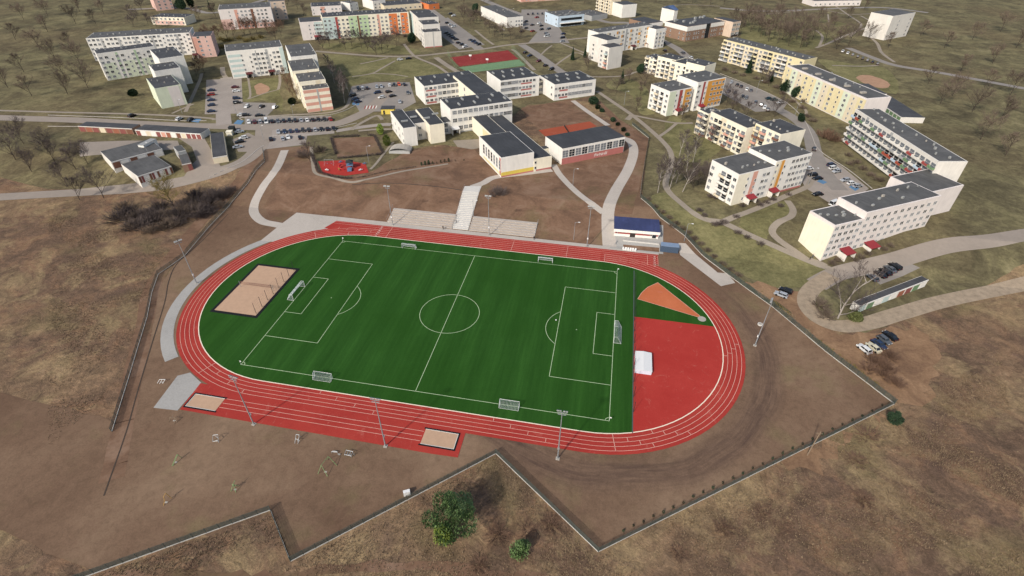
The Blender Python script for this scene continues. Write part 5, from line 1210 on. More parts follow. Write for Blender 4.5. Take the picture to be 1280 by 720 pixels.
carrow('in the top row right of the multicoloured flats', [(559, 28.5), (563, 30.6), (567, 33)], 'kww', H((559, 30), (566, 29)))
carrow('in the long row right of the multicoloured flats', [(557.5, 41), (570, 49)], 'kkkbk', H((559, 43), (567, 42)))
carrow('in the low row near the far red court', [(572.8, 53.4), (577, 55.5), (581, 58)], 'kkw', H((573, 56), (581, 54)))
carrow('in the row behind the far red court', [(588, 49.7), (598.5, 55.3)], 'gbbk', H((588, 52), (596, 50)))
carrow('far up the lane beyond the multicoloured flats', [(563, 17), (567, 19.5)], 'kw', H((560, 18), (567, 17)))
carrow('in the short row left of the shop building', [(660, 17.6), (678, 17)], 'kkgk', H((668, 19), (667, 14)))
carrow('beside the white windowless hall', [(657.5, 26.7), (665.5, 31), (657.5, 35), (652.6, 39)], 'kkkk', H((655, 33), (664, 31)), 'top')
carrow('in the cluster facing the shop building', [(666, 38.6), (671, 21.5), (674, 29), (676.5, 32), (676.8, 36.6), (685.6, 36)], 'rrwkkg', H((670, 33), (680, 31)))
carrow('at the junction below the shop building', [(683.5, 45), (683.5, 42)], 'wg', H((680, 44), (690, 43)), 'front', (0,))
carrow('in the column on the verge below the shop building', [(704, 42), (703, 47), (703, 51.5)], 'bks', H((700, 47), (708, 46)), 'top')
carrow('in the line beside the far court fence', [(656.6, 65.6), (662, 69.3), (673.4, 76), (682, 81.6), (689.4, 86.2)], 'kbmkk', H((658, 70), (668, 67)), 'top')
carrow('along the road in front of the brown office', [(829.7, 54), (831, 63), (853.7, 66), (863.4, 72)], 'kkgw', H((826, 55), (850, 68)))
carrow('in the back row under the yellow flats', [(914.3, 103), (921.6, 105.8), (926.5, 107.8), (933.8, 111), (939, 112.8)], 'skkwg', H((922, 110), (926, 103)))
carrow('in the front row under the yellow flats', [(911, 113.6), (918.7, 116.8), (928.4, 120.4), (933, 122), (944.5, 127.7), (952, 130.6), (956, 134), (960, 137)], 'bkkggkwk', H((930, 125), (935, 117)))
carrow('at the car park end by bushes', [(961.5, 122.8), (967.8, 124.3), (975.6, 128)], 'ttw', H((962, 125), (974, 124)))
carrow('beside the white flats at the lower right car park', [(1010.5, 210.3), (1016, 218), (1022, 222.5), (1022.3, 242.3)], 'wkkk', H((1010, 215), (1022, 214)), 'top')
carrow('in the upper row of the lower right car park', [(1039.4, 205.8), (1042, 209.6), (1046, 213.8)], 'bws', H((1036, 210), (1048, 208)), 'top')
carrow('in the lower row of the lower right car park', [(1056.6, 224.8), (1064.7, 228.6), (1072, 232)], 'sws', H((1054, 228), (1068, 226)))
carrow('at the bend beside the curving right road', [(1017.8, 186)], 'k', H((1017, 190), (1018, 180)))
carrow('behind the roof of the pale flats', [(1043, 254)], 'w', H((1036, 256), (1050, 250)), 'left', (0,))
carrow('on the orange dirt by the right fence', [(976.5, 368), (982.5, 362.8)], 'sk', H((970, 363), (988, 370)))
carrow('in the row by the red porches', [(1091, 347), (1101, 342.5), (1107, 339.3), (1113, 336), (1119, 332.6)], 'gkkgk', H((1088, 342), (1102, 352)))
carrow('on the dirt at the right corner', [(1080.5, 436), (1092.5, 434.5), (1099, 430), (1105.5, 424.5), (1113, 419.5)], 'wcbgk', H((1070, 428), (1090, 444)))
carrow('in the far row at the upper right', [(1053.7, 63.7), (1097, 79.7)], 'wwgkkgkk', H((1070, 73), (1074, 67)))
for p in PROTO:
    for c in list(p.children): bpy.data.objects.remove(c)
    bpy.data.objects.remove(p)
for (q, lab, m, sz) in (((288, 169), 'cream box shaped waste container on the grass by the angled garages', 'w_cream', 1.3), ((290.7, 163.5), 'black rounded waste container behind the cream box by the street', 'fencedk', 1.3)):
    p_ = G(*q); t = thing('waste_container', lab, 'container', (p_.x, p_.y, hz(p_.y)+.1), rad(20), 'waste containers by the garages')
    mb = MB(); mb.prism([(-sz, -sz), (sz, -sz), (sz, sz), (-sz, sz)], 0, 1.9); mb.build('shell', M[m], t); mb = MB(); mb.box(-sz-.1, sz+.1, -sz-.1, sz+.1, 1.9, 2.1); mb.build('lid', M[m], t)

# ------------------------------------------------------------------ trees and shrubs
def grow(seed, h, spread, limbs=11, sub=6, twigs=5, fine=3, r0=.16, clear=.15, upright=.68):
    R_ = random.Random(seed); tk, cr = MB(), MB()
    def br(p, d, L_, r, lvl):
        n = 3 if lvl < 2 else 2; q = p; pts = [p]
        for i in range(n):
            d = (d+Vector((R_.uniform(-1, 1), R_.uniform(-1, 1), R_.uniform(-.5, .8)))*.16).normalized()
            nq = q+d*(L_/n); ra = r*(1-.75*i/n); rb = r*(1-.75*(i+1)/n)
            (tk if lvl < 2 else cr).tube(q, nq, max(ra, .024), max(rb, .016), 6 if lvl == 0 else 4 if lvl == 1 else 3, cap=lvl == 0); q = nq; pts.append(q)
        if lvl >= 4 or (lvl == 3 and fine == 0): return
        k_ = (limbs, sub, twigs, fine)[lvl]
        for i in range(k_):
            f = R_.uniform(clear if lvl == 0 else .25, 1.0); j = min(n-1, int(f*n)); s = pts[j].lerp(pts[j+1], f*n-j)
            a = R_.uniform(0, 2*math.pi); side = Vector((math.cos(a), math.sin(a), 0))
            nd = (d*upright+side*(.85 if lvl == 0 else .75)+Vector((0, 0, .35))).normalized()
            br(s, nd, L_*((.62-.32*f)*spread if lvl == 0 else R_.uniform(.4, .62)), r*(.5 if lvl == 0 else .55), lvl+1)
    br(Vector((0, 0, -.1)), Vector((0, 0, 1)), h, r0, 0)
    return tk.mesh('trunk', M['trunk']), cr.mesh('crown', M['twig'])
def shrub(seed, h, stems, twigs, spread):
    R_ = random.Random(seed); mb = MB()
    for i in range(stems):
        a = R_.uniform(0, 6.283); t_ = R_.uniform(0, spread); p = Vector((math.cos(a)*t_*.8, math.sin(a)*t_*.8, -.05)); d = Vector((math.cos(a)*t_, math.sin(a)*t_, R_.uniform(.5, 1.1))).normalized(); L_ = h*R_.uniform(.6, 1.1)
        q = p+d*L_; mb.tube(p, q, .035, .015, 3, cap=False)
        for j in range(twigs):
            f = R_.uniform(.25, 1); s = p.lerp(q, f); dd = (d+Vector((R_.uniform(-1, 1), R_.uniform(-1, 1), R_.uniform(-.3, .9)))*.8).normalized(); mb.tube(s, s+dd*L_*R_.uniform(.2, .45), .02, .01, 3, cap=False)
    return mb.mesh('twigs', M['twig'])
def leafcrown(seed, lobes, n, size, mat, name='crown'):
    R_ = random.Random(seed); mb = MB()
    for (cx, cy, cz, rx, rz_), fr in lobes:
        for i in range(int(n*fr)):
            while True:
                v = Vector((R_.uniform(-1, 1), R_.uniform(-1, 1), R_.uniform(-1, 1)))
                if .2 < v.length < 1: break
            v = v.normalized()*(v.length**.5)*R_.uniform(.8, 1.08)
            c = Vector((cx+v.x*rx, cy+v.y*rx, cz+v.z*rz_)); a = Vector((R_.gauss(0, 1), R_.gauss(0, 1), R_.gauss(0, .6))).normalized(); b = a.orthogonal().normalized(); s = size*R_.uniform(.6, 1.4)
            mb.add([c-a*s, c+b*s*.5, c+a*s, c-b*s*.5], [(0, 1, 2, 3)])
    return mb.mesh(name, mat)
def conifer(seed, h, r):
    R_ = random.Random(seed); mb = MB(); z = h*.08
    while z < h*.98:
        rr_ = r*(1-z/h)**.85; n = int(6+16*(1-z/h))
        for i in range(n):
            a = R_.uniform(0, 6.283); L_ = rr_*R_.uniform(.65, 1.1); d = Vector((math.cos(a), math.sin(a), R_.uniform(-.45, -.1))); s = Vector((-math.sin(a), math.cos(a), 0))*L_*.22; p = Vector((0, 0, z+R_.uniform(-.1, .1)))
            m = p+d*L_*.55; mb.add([p, m+s, p+d*L_, m-s], [(0, 1, 2, 3)]); mb.add([p+Vector((0, 0, .12)), m+s*.7+Vector((0, 0, .25)), p+d*L_*.9+Vector((0, 0, .1)), m-s*.7+Vector((0, 0, .25))], [(0, 1, 2, 3)])
        z += h*.028
    return mb.mesh('crown', M['spruce'])
def stem_mesh(h, r): mb = MB(); mb.tube((0, 0, -.1), (0, 0, h), r, r*.4, 7); return mb.mesh('trunk', M['trunk'])
PT = {}
def proto(key, name, cat, parts):
    t = thing(name, 'prototype', cat); 
    for nm, me in parts: link(nm, me, t)
    PT[key] = t
for i in range(3): tk, cr = grow(10+i, 8+i, 1.25+.1*i, fine=4); proto('bare%d' % i, 'bare_tree', 'tree', (('trunk', tk), ('crown', cr)))
for i in range(2): tk, cr = grow(30+i, 13, .72, 13, 6, 5, 3, .17, .3, .9); proto('birch%d' % i, 'birch_tree', 'tree', (('trunk', tk), ('crown', cr))); tk.materials.clear(); tk.materials.append(M['birch'])
tk, cr = grow(41, 9, 1.25, 12, 6, 6, 4, .22, .12, .45); cr.materials.clear(); cr.materials.append(M['twigy']); proto('willow', 'willow_tree', 'tree', (('trunk', tk), ('crown', cr)))
tk, cr = grow(44, 15, .95, 7, 6, 5, 3, .24, .05, .85); tk.materials.clear(); tk.materials.append(M['birch']); proto('bigbirch', 'birch_tree', 'tree', (('trunk', tk), ('crown', cr)))
for i in range(3): proto('shrub%d' % i, 'bare_bush', 'bush', (('twigs', shrub(50+i, 2.2, 85, 11, 1.5)),))
sv = shrub(60, 1.2, 70, 10, 1.8); sv.materials.clear(); sv.materials.append(M['twigr']); proto('shrubr', 'bare_bush', 'bush', (('twigs', sv),))
sv = shrub(61, 1.8, 100, 11, 1.6); sv.materials.clear(); sv.materials.append(M['twigp']); proto('shrubp', 'bare_bush', 'bush', (('twigs', sv),))
sv = shrub(62, 1.8, 80, 10, 1.5); sv.materials.clear(); sv.materials.append(M['twigy']); proto('shruby', 'hedge_bush', 'bush', (('twigs', sv),))
for i in range(2): proto('spruce%d' % i, 'spruce_tree', 'tree', (('trunk', stem_mesh(9.5, .18)), ('crown', conifer(70+i, 10, 2.3))))
proto('sapling', 'sapling', 'sapling', (('stem', stem_mesh(.5, .03)), ('crown', leafcrown(81, [((0, 0, .5, .3, .5), 1)], 60, .13, M['sapl']))))
proto('thuja', 'thuja_bush', 'bush', (('stem', stem_mesh(1, .05)), ('crown', leafcrown(82, [((0, 0, 1.1, .5, 1.1), 1)], 220, .18, M['sapl']))))
proto('evbush', 'evergreen_bush', 'bush', (('stem', stem_mesh(1, .08)), ('crown', leafcrown(83, [((0, 0, 1.3, 1.6, 1.3), 1), ((.8, .3, 1.1, 1.1, 1.0), .5)], 900, .24, M['spruce']))))
proto('olbush', 'olive_green_bush', 'bush', (('stem', stem_mesh(2, .1)), ('crown', leafcrown(84, [((0, 0, 2.2, 1.5, 2.3), 1)], 1100, .26, M['olive']))))
proto('everg', 'evergreen_tree', 'tree', (('trunk', stem_mesh(5, .2)), ('crown', leafcrown(85, [((0, 0, 3.6, 2.6, 3.2), 1), ((1.6, .8, 2.8, 1.9, 2.2), .6), ((-1.4, -.5, 3.0, 1.8, 2.4), .6), ((.3, -1.2, 5.4, 1.6, 1.8), .4)], 1500, .3, M['spruce']))))
proto('pineA', 'pine_tree', 'tree', (('trunk', stem_mesh(5.8, .16)), ('crown', leafcrown(86, [((-1.2, .2, 2.2, 1.4, .9), .6), ((1.3, .6, 3.0, 1.5, .9), .7), ((0, 1.2, 4.6, 1.2, 1.2), .6), ((-1.9, -.9, 1.5, 1.2, .7), .4), ((2.3, -.6, 2.0, 1.1, .7), .4), ((-.4, 2.6, 3.0, 1.4, .9), .5), ((.4, -1.6, 2.6, 1.2, .8), .45), ((-1.0, 1.6, 3.9, 1.1, .8), .4), ((1.6, 2.0, 2.0, 1.3, .8), .4), ((.2, .4, 5.6, .8, .8), .3), ((-.2, -.4, 3.6, 1.1, 1.0), .4)], 1100, .15, M['pine']))))
proto('pineB', 'pine_tree', 'tree', (('trunk', stem_mesh(3, .14)), ('crown', leafcrown(87, [((0, 0, 1.0, 1.5, .8), .5), ((.6, .4, 1.9, 1.0, .8), .45), ((-.7, -.5, 1.6, .9, .7), .35), ((.1, .1, 2.8, .8, .8), .35)], 1500, .14, M['olive']))))
proto('pineC', 'pine_tree', 'tree', (('trunk', stem_mesh(3, .14)), ('crown', leafcrown(88, [((0, 0, 1.0, 1.7, .8), .6), ((-.6, .6, 1.9, 1.1, .8), .45), ((.8, -.4, 1.7, 1.0, .7), .4), ((0, .1, 2.9, .8, .9), .35)], 1500, .14, M['pine']))))
trnd = random.Random(5)
def plant(key, q, label, sc=1.0, group=None, cm=None):
    p_ = G(*q); mats = {'crown': M[cm], 'twigs': M[cm]} if cm else None
    return dup(PT[key], (p_.x, p_.y, hz(p_.y)), trnd.uniform(0, 6.28), label, sc*trnd.uniform(.93, 1.07) if not isinstance(sc, tuple) else sc, mats, None, group)
# close to the camera
plant('pineA', (566, 652), 'large dark green pine leaning over the bottom fence', 1.75)
plant('pineB', (555, 674), 'bright olive green young pine just below the large bottom pine', 1.35)
plant('pineC', (649, 692), 'round green young pine alone on the straw coloured scrub', 1.15)
plant('pineC', (1116, 528), 'dark green young pine at the right corner below the fence', 1.0, None, 'spruce')
for q, s, lab in (((622, 668), 1.0, 'purple grey bare bush between the two bottom pines'), ((690, 655), .8, 'low reddish bare bush beside the fence right of the bottom pines'), ((660, 660), .9, 'dark bare bush above the round young pine'), ((850, 690), .8, 'bare bush low on the scrub below the sapling fence'), ((955, 640), .9, 'bare bush in the pale straw patch at the lower right'), ((980, 662), .8, 'small bare bush at the lower right under the straw patch'), ((1085, 545), 1.3, 'wide bare thicket bush on the orange bank at the right'), ((1070, 575), 1.0, 'bare bush below the thicket on the orange bank'), ((600, 705), .7, 'low tuft bush at the bottom middle'), ((240, 712), .8, 'bare bush at the bottom left corner of the scrub'), ((1080, 625), .8, 'bare bush by the faint rut at the right'), ((905, 660), .7, 'small bare bush left of the pale straw patch')):
    plant(trnd.choice(['shrubp', 'shrubr', 'shrubr']), q, lab, (s*1.25, s*1.25, s*.62), None, 'twigr')
plant('bigbirch', (1047, 398), 'large bare birch with white limbs inside the gravel loop', 1.05, None, 'twigp')
plant('evbush', (1066, 400), 'olive green bush at the foot of the large birch', 1.3, None, 'olived'); plant('shrub0', (1032, 396), 'brown bare bush left of the large birch', 1.2); plant('shrub1', (1024, 382), 'dark bare bush on the inner edge of the gravel loop', 1.2)
for i, q in enumerate(((822, 241), (832.5, 229), (837, 236), (845, 229), (849, 195), (866, 203), (858, 215), (853, 240))):
    plant('birch%d' % (i % 2), q, 'slender white trunked birch, %s from left in the grove by right path' % ordn((0, 1, 2, 3, 4, 7, 6, 5)[i]), .85+.04*(i % 3), 'birches by the right path', 'twigp')
for i, q in enumerate(((431, 129), (424, 116), (418, 104), (437, 118), (414, 92))):
    plant('birch%d' % (i % 2), q, 'bare birch, %s from front in the row right of the pink gable' % ordn((0, 2, 3, 1, 4)[i]), .85, 'birches right of the pink striped gable', 'twigp')
plant('willow', (217, 258), 'yellow green willow below the brick end of the garages', 1.15)
for i, (q, s) in enumerate((((247, 262), 1.3), ((258, 256), 1.4), ((270, 250), 1.3), ((236, 268), 1.2), ((252, 272), 1.1), ((225, 272), 1.2), ((208, 272), 1.3), ((194, 275), 1.3), ((180, 270), 1.2), ((170, 276), 1.2), ((262, 266), 1.1), ((280, 246), 1.1), ((240, 255), 1.3), ((200, 262), 1.2), ((185, 280), 1.0), ((214, 282), 1.0), ((160, 268), 1.2), ((148, 275), 1.2), ((276, 258), .9), ((230, 262), 1.2), ((222, 280), 1.1), ((205, 286), 1.0), ((192, 268), 1.3), ((176, 284), 1.2), ((164, 286), 1.1), ((243, 247), 1.1), ((265, 243), 1.1), ((156, 262), 1.2), ((286, 240), 1.0), ((248, 268), 1.2), ((188, 290), .9))):
    plant('shrub%d' % (i % 3) if i % 2 else 'shrubp', q, 'bare dark bush in the thicket on the bank below the garages', s*1.45, 'bushes of the thicket below the garages', 'twigp' if i % 3 else 'twig')
plant('bare0', (388, 203), 'bare dark tree between the car park and the playground', .9, None, 'twigp'); plant('shrub2', (380, 196), 'bare bush beside the dark tree by the playground', 1.3); plant('shrub0', (400, 190), 'bare bush left of the brown hedged square', 1.4)
plant('shrub1', (622, 244), 'round dark bare bush on the soil above the right terrace', 1.6, None, 'twigp')
plant('olbush', (476, 168), 'olive green upright bush by the front wing of the school, the rear one', 1.1); plant('olbush', (484, 182), 'olive green upright bush by the front wing of the school, the front one', 1.25)
for i in range(10): plant('thuja', ((527, 207), (531.5, 206.6), (536, 206), (541, 205.5), (546, 204.8), (551, 204), (556, 203.3), (561, 202.6), (569, 201.8), (580, 201))[i], 'small dark thuja, %s from the left in the row on the school yard soil' % ordn(i), (.9, 1, 1.1, .7, .5, .8, .9, .9, .5, .4)[i], 'thujas on the school yard soil')
n = 27
for i in range(n):
    f = i/(n-1); plant('sapling', (779+(1102-779)*f, 664.5+(508-664.5)*f+trnd.uniform(-1, 1)), 'tiny dark sapling, %s from left in the row inside lower right fence' % ordn(i), .9, 'saplings inside the lower right fence')
for i, (q, s) in enumerate((((741, 130), 1.6), ((747, 136), 1.0), ((752, 140), .9), ((766, 152), .9), ((772, 157), .8), ((779, 164), .8), ((784, 170), .7))): plant('evbush', q, 'round dark evergreen bush, %s from the top in the line beside the long footpath' % ordn(i), s, 'evergreen bushes beside the long footpath')
for key, q, s, lab in (('spruce0', (777, 105), 1.0, 'dark spruce in front of the blank stepped gable'), ('spruce1', (715.6, 75), 1.0, 'dark spruce on the grass left of the blank stepped gable'), ('spruce0', (731, 72), .8, 'smaller dark spruce close to the flats with orange squares'), ('spruce1', (935, 91), 1.3, 'tall dark spruce in front of the yellow balconies'), ('spruce0', (963, 102), .9, 'dark spruce towards the right end of the yellow balconies'),
    ('everg', (982, 116), 1.2, 'broad dark evergreen at the corner of the yellow flats'), ('everg', (994, 122), 1.0, 'dark evergreen next to the yellow and green flats'), ('everg', (800, 92), .9, 'dark tree beside the cream flats with balconies'), ('everg', (515, 54), 1.1, 'dark evergreen at the right end of the multicoloured flats'), ('everg', (228, 12), 1.6, 'big dark evergreen above the low pink block'), ('everg', (240, 10), 1.3, 'dark evergreen right of the big one above the low pink block'), ('spruce1', (263, 13), 1.0, 'slim dark spruce left of the pink flats'), ('everg', (594, 16), 1.1, 'dark evergreen left of the white windowless hall'), ('spruce0', (746, 10), .9, 'dark spruce by the sand coloured flats at the top'), ('spruce1', (760, 13), .8, 'second dark spruce by the sand coloured flats at the top'), ('everg', (1100, 26), 1.2, 'dark evergreen below the pale block at the top right corner'), ('evbush', (168, 120), 1.6, 'dark bush left of the green and white flats gable'), ('evbush', (366, 130), 1.4, 'dark green bush at the foot of the pink striped flats'), ('everg', (1000, 152), .7, 'dark evergreen below the pinkish blank gable')):
    plant(key, q, lab, s)
plant('shrub0', (1032, 172), 'wide brown bare bush under the pinkish blank gable', 2.0, None, 'twigr'); plant('shrub1', (1042, 176), 'brown bare bush right of the wide one under the blank gable', 1.6, None, 'twigr')
groves = [('bare brown tree in the park grove behind the yellow flats', 'trees of the park grove', [(925, 36), (938, 40), (950, 46), (960, 52), (972, 54), (985, 58), (995, 50), (980, 42), (965, 38), (1000, 60), (1015, 50), (935, 28), (955, 32), (1010, 40), (1030, 56), (1045, 62), (925, 44), (990, 34), (1036, 34), (1022, 30), (975, 30), (918, 30), (930, 34), (942, 34), (948, 40), (956, 46), (967, 47), (978, 50), (988, 47), (1002, 52), (1008, 58), (970, 24), (1000, 40), (1040, 40), (1048, 54), (1060, 58), (945, 26)], 1.15, 'twig'),
    ('bare tree on the lawn below the multicoloured flats', 'trees below the multicoloured flats', [(470.6, 69), (440, 58), (452, 60), (425, 56), (485, 62), (496, 58), (412, 58), (460, 64), (478, 66), (432, 62), (404, 62)], .95, 'twigp'),
    ('bare tree beside the pink and white flats', 'trees by the pink and white flats', [(292, 46), (306, 45), (322, 44), (335, 42), (262, 62), (266, 56), (275, 52), (345, 50), (352, 46), (258, 58), (284, 48), (314, 46)], 1.0, 'twigr'),
    ('bare shrubby tree by the white windowless hall', 'trees by the white hall', [(585, 24), (592, 28), (578, 22), (600, 30), (606, 36), (638, 50), (650, 48), (628, 47), (580, 28), (588, 32), (596, 27), (612, 42), (618, 46)], .85, 'twig'),
    ('bare tree beside the stepped white and teal flats', 'trees by the white and teal flats', [(365, 108), (362, 116), (372, 130), (358, 100), (250, 88), (256, 92), (246, 96)], .75, 'twigr'),
    ('bare tree on the verge beside the right car park', 'trees by the right car park', [(933, 147), (915, 140), (968, 146), (960, 108), (950, 103), (908, 132)], .8, 'twigp'),
    ('bare tree at the upper left corner', 'trees at the upper left corner', [(165, 20), (172, 26), (178, 14), (185, 30), (196, 34), (168, 34), (180, 6)], .8, 'twigp'),
    ('bare tree on the grass below the white flats balconies', 'trees below the white flats', [(880, 222), (872, 232), (884, 236), (866, 236), (890, 180), (880, 172), (930, 188)], .7, 'twigp')]
for lab, grp, pts, s, m in groves:
    for i, q in enumerate(pts): plant('bare%d' % (i % 3), q, lab, s, grp, m)
groves += [('bare tree on the slope far left of the garages', 'trees left of the garages', [(70, 205), (40, 215), (20, 200), (95, 212), (110, 205), (130, 248), (100, 250), (60, 190), (30, 180), (84, 232)], .95, 'twigp'),
    ('bare tree left of the long white flats at the left', 'trees left of the long white flats', [(90, 60), (70, 75), (50, 62), (30, 90), (80, 95), (100, 80), (20, 50), (60, 40), (95, 30), (40, 120), (85, 118), (110, 110), (120, 30), (10, 110), (60, 20), (100, 15), (130, 18), (30, 25)], 1.05, 'twig'),
    ('bare tree on the land right of the coloured balcony flats', 'trees right of the coloured balcony flats', [(1160, 105), (1190, 120), (1215, 140), (1230, 110), (1250, 150), (1175, 130), (1200, 90), (1240, 80), (1262, 120), (1180, 60), (1215, 50), (1250, 40), (1150, 45), (1270, 60), (1225, 175), (1256, 195)], 1.05, 'twig'),
    ('bare tree on the grass between the flats and the top edge', 'trees along the top edge', [(820, 4), (842, 3), (865, 5), (888, 6), (905, 5), (715, 3), (730, 5), (555, 6), (580, 8), (605, 3), (360, 8), (372, 12), (380, 20), (270, 22), (250, 26), (350, 20), (940, 8), (975, 10), (1080, 12), (1060, 24), (1085, 50), (1110, 60), (1095, 44)], .95, 'twig'),
    ('bare tree between the orange fronted flats and the school', 'trees between the flats and school', [(800, 120), (812, 132), (770, 118), (795, 140), (786, 104), (806, 108), (852, 152), (735, 88)], .75, 'twig')]
for lab, grp, pts, s, m in groves[-5:]:
    for i, q in enumerate(pts): plant('bare%d' % (i % 3), q, lab, s, grp, m)
bushes = [('brown bush along the fence on the grassy side right of the clubhouse', 'bushes along the right fence', [(810, 250), (818, 259), (827, 266), (836, 273), (845, 280), (853, 286), (860, 292), (868, 299), (876, 306), (884, 314), (892, 322), (903, 331), (912, 338), (922, 345), (841, 284), (864, 300)], .6, 'twig'),
    ('bare bush where the footpaths meet below the white flats', 'bushes at the footpath junction', [(893, 282), (899, 281), (905, 279), (922, 292), (934, 298), (950, 306), (874, 264), (880, 270), (944, 252), (920, 272), (975, 258)], .6, 'twigp'),
    ('bush at the foot of the pale flats beside the red porches', 'bushes by the red porches', [(1040, 330), (1046, 326), (1076, 322), (1084, 318), (1068, 326), (1104, 312), (1112, 308)], .6, 'twig'),
    ('bush at the foot of the white flats beside the maroon canopies', 'bushes by the maroon canopies', [(958, 254), (950, 257), (965, 250), (985, 244), (895, 248), (888, 246), (928, 258)], .6, 'twigp'),
    ('bare bush on the bank below the coloured balconies', 'bushes below the coloured balconies', [(1060, 195), (1070, 204), (1078, 212), (1062, 206), (1088, 220), (1098, 226)], .8, 'twig'),
    ('bare thicket bush at the right edge below the parked cars', 'bushes below the parked cars at the right', [(1100, 455), (1110, 462), (1090, 452), (1105, 470), (1118, 480), (1085, 462), (1112, 448)], 1.0, 'twigr'),
    ('yellowish hedge bush below the pink and white flats', 'hedge bushes below the pink flats', [(276, 50), (282, 52), (288, 51), (300, 49), (308, 52), (316, 50), (326, 48), (278, 60)], 1.2, 'twigy'),
    ('bush at the foot of the multicoloured flats', 'bushes under the multicoloured flats', [(408, 50), (420, 50), (436, 50), (452, 48), (468, 48), (484, 46), (498, 44), (506, 46)], .8, 'twigp'),
    ('bare bush on the verge of the yellow flats car park', 'bushes under the yellow flats', [(906, 88), (918, 92), (928, 95), (945, 99), (956, 104), (970, 110), (978, 118), (990, 128), (1006, 128), (1002, 136), (1008, 146), (1016, 152)], .9, 'twig')]
for lab, grp, pts, s, m in bushes:
    for i, q in enumerate(pts): plant('shrub%d' % (i % 3), q, lab, s, grp, m)
def hedge(label, pts, wd, h, m='twig', den=16):
    P = px(*pts); R_ = random.Random(len(label)); o = Vector(P[0]); t = thing('hedge', label, 'hedge', (o.x, o.y, hz(o.y))); mb = MB()
    for a, c in zip(P, P[1:]):
        a = Vector(a); c = Vector(c); nrm = (c-a).normalized().orthogonal()
        for i in range(int((c-a).length*den)):
            q = a.lerp(c, R_.random())+nrm*R_.uniform(-wd, wd)*.5-o; p = Vector((q.x, q.y, 0)); d = Vector((R_.uniform(-.5, .5), R_.uniform(-.5, .5), 1)).normalized(); L_ = h*R_.uniform(.7, 1.05)
            mb.tube(p, p+d*L_, .05, .03, 3, cap=False)
            for j in range(2): s = p+d*L_*R_.uniform(.3, 1); mb.tube(s, s+Vector((R_.uniform(-1, 1), R_.uniform(-1, 1), R_.uniform(0, .8)))*.4, .035, .02, 3, cap=False)
    mb.build('twigs', M[m], t)
sheet('brown_square', [px((416, 173), (467, 171), (478, 192), (422, 197))], M['soil_b'], .1)
hedge('dark bare hedge round the brown square above the playground', [(415, 172), (449, 170.5)], 1.2, 1.2, 'twigp'); hedge('dark bare hedge down the right side of the brown square', [(459, 169.5), (468, 170), (479, 192)], 1.2, 1.2, 'twigp')
hedge('dark bare hedge along the front of the brown square', [(479, 193), (452, 196), (422, 198.5)], 1.0, 1.2, 'twigp'); hedge('dark bare hedge down the left side of the brown square', [(414, 173), (420, 193)], 1.0, 1.2, 'twigp')
hedge('dark hedge along the left side of the playground', [(388, 192), (394, 204), (398, 215), (418, 222), (440, 224)], 1.4, 1.0, 'twigp')
hedge('grass bank hedge from the playground to the school', [(446, 223), (465, 219), (490, 213), (520, 209)], 1.0, .7, 'twig', 8)

# ------------------------------------------------------------------ playground and outdoor gym
sheet('playground_rubber', [px((397.5, 202), (430, 200.5), (457, 205), (461, 216), (432, 220), (404, 217))], M['dzone'], .13)
def at(q): p_ = G(*q); return (p_.x, p_.y, hz(p_.y)+.1)
t = thing('slide_tower', 'play tower with curved red and white slide on the red playground', 'slide', at((438, 210)), rad(20))
mb = MB(); mb.box(-1.4, 1.4, -1.4, 1.4, 1.5, 1.65); mb.build('platform', M['play_b'], t)
for x in (-1.3, 1.3):
    for y in (-1.3, 1.3): mb = MB(); mb.tube((x, y, 0), (x, y, 3), .07, .07, 6); mb.build('post', M['galv'], t)
mb = MB(); mb.add([(-1.6, -1.6, 2.9), (1.6, -1.6, 2.9), (1.6, 1.6, 2.9), (-1.6, 1.6, 2.9), (0, 0, 4)], [(0, 1, 4), (1, 2, 4), (2, 3, 4), (3, 0, 4), (3, 2, 1, 0)]); mb.build('roof', M['fencedk'], t)
mb = MB()
for i in range(10):
    a0, a1 = rad(90+i*20), rad(110+i*20); z0_, z1_ = 1.6-i*.14, 1.46-i*.14
    mb.tube((-3+1.8*math.cos(a0), 1.8*math.sin(a0), z0_), (-3+1.8*math.cos(a1), 1.8*math.sin(a1), z1_), .38, .38, 8)
mb.build('slide', M['play_r'], t); mb = MB(); mb.box(-.9, .9, -4.2, -1.4, .2, .9); mb.build('ramp', M['play_b'], t)
t = thing('swing_set', 'pale framed swing set at the left of the red playground', 'swing', at((412, 206)), rad(10))
mb = MB()
for x in (-2, 2):
    for y in (-1, 1): mb.tube((x, y, 0), (x, 0, 2.4), .05, .05, 6)
mb.tube((-2, 0, 2.4), (2, 0, 2.4), .05, .05, 6); mb.build('frame', M['galv'], t)
for x in (-.9, .9):
    mb = MB(); mb.box(x-.25, x+.25, -.12, .12, .45, .5); mb.tube((x-.22, 0, .5), (x-.22, 0, 2.4), .015, .015, 4); mb.tube((x+.22, 0, .5), (x+.22, 0, 2.4), .015, .015, 4); mb.build('swing_seat', M['play_b'], t)
for q, m, lab in (((409, 214), 'white', 'white spring rider at the front left of the red playground'), ((424, 213), 'ywood', 'ochre spring rider left of the slide on the red playground'), ((451, 214), 'white', 'white and dark seesaw at the right of the red playground'), ((456, 206), 'play_b', 'small blue play panel at the back right of the playground'), ((426, 204), 'play_b', 'blue climbing cube at the back edge of the playground')):
    t = thing('play_equipment', lab, 'play equipment', at(q), rnd.uniform(0, 3)); mb = MB(); mb.tube((0, 0, 0), (0, 0, .5), .12, .12, 8); mb.build('spring', M['galv'], t)
    mb = MB(); mb.prism([(-.8, -.2), (.8, -.2), (.9, 0), (.8, .2), (-.8, .2), (-.9, 0)], .5, .75); mb.box(-.1, .1, -.3, .3, .75, 1.1); mb.build('seat', M[m], t)
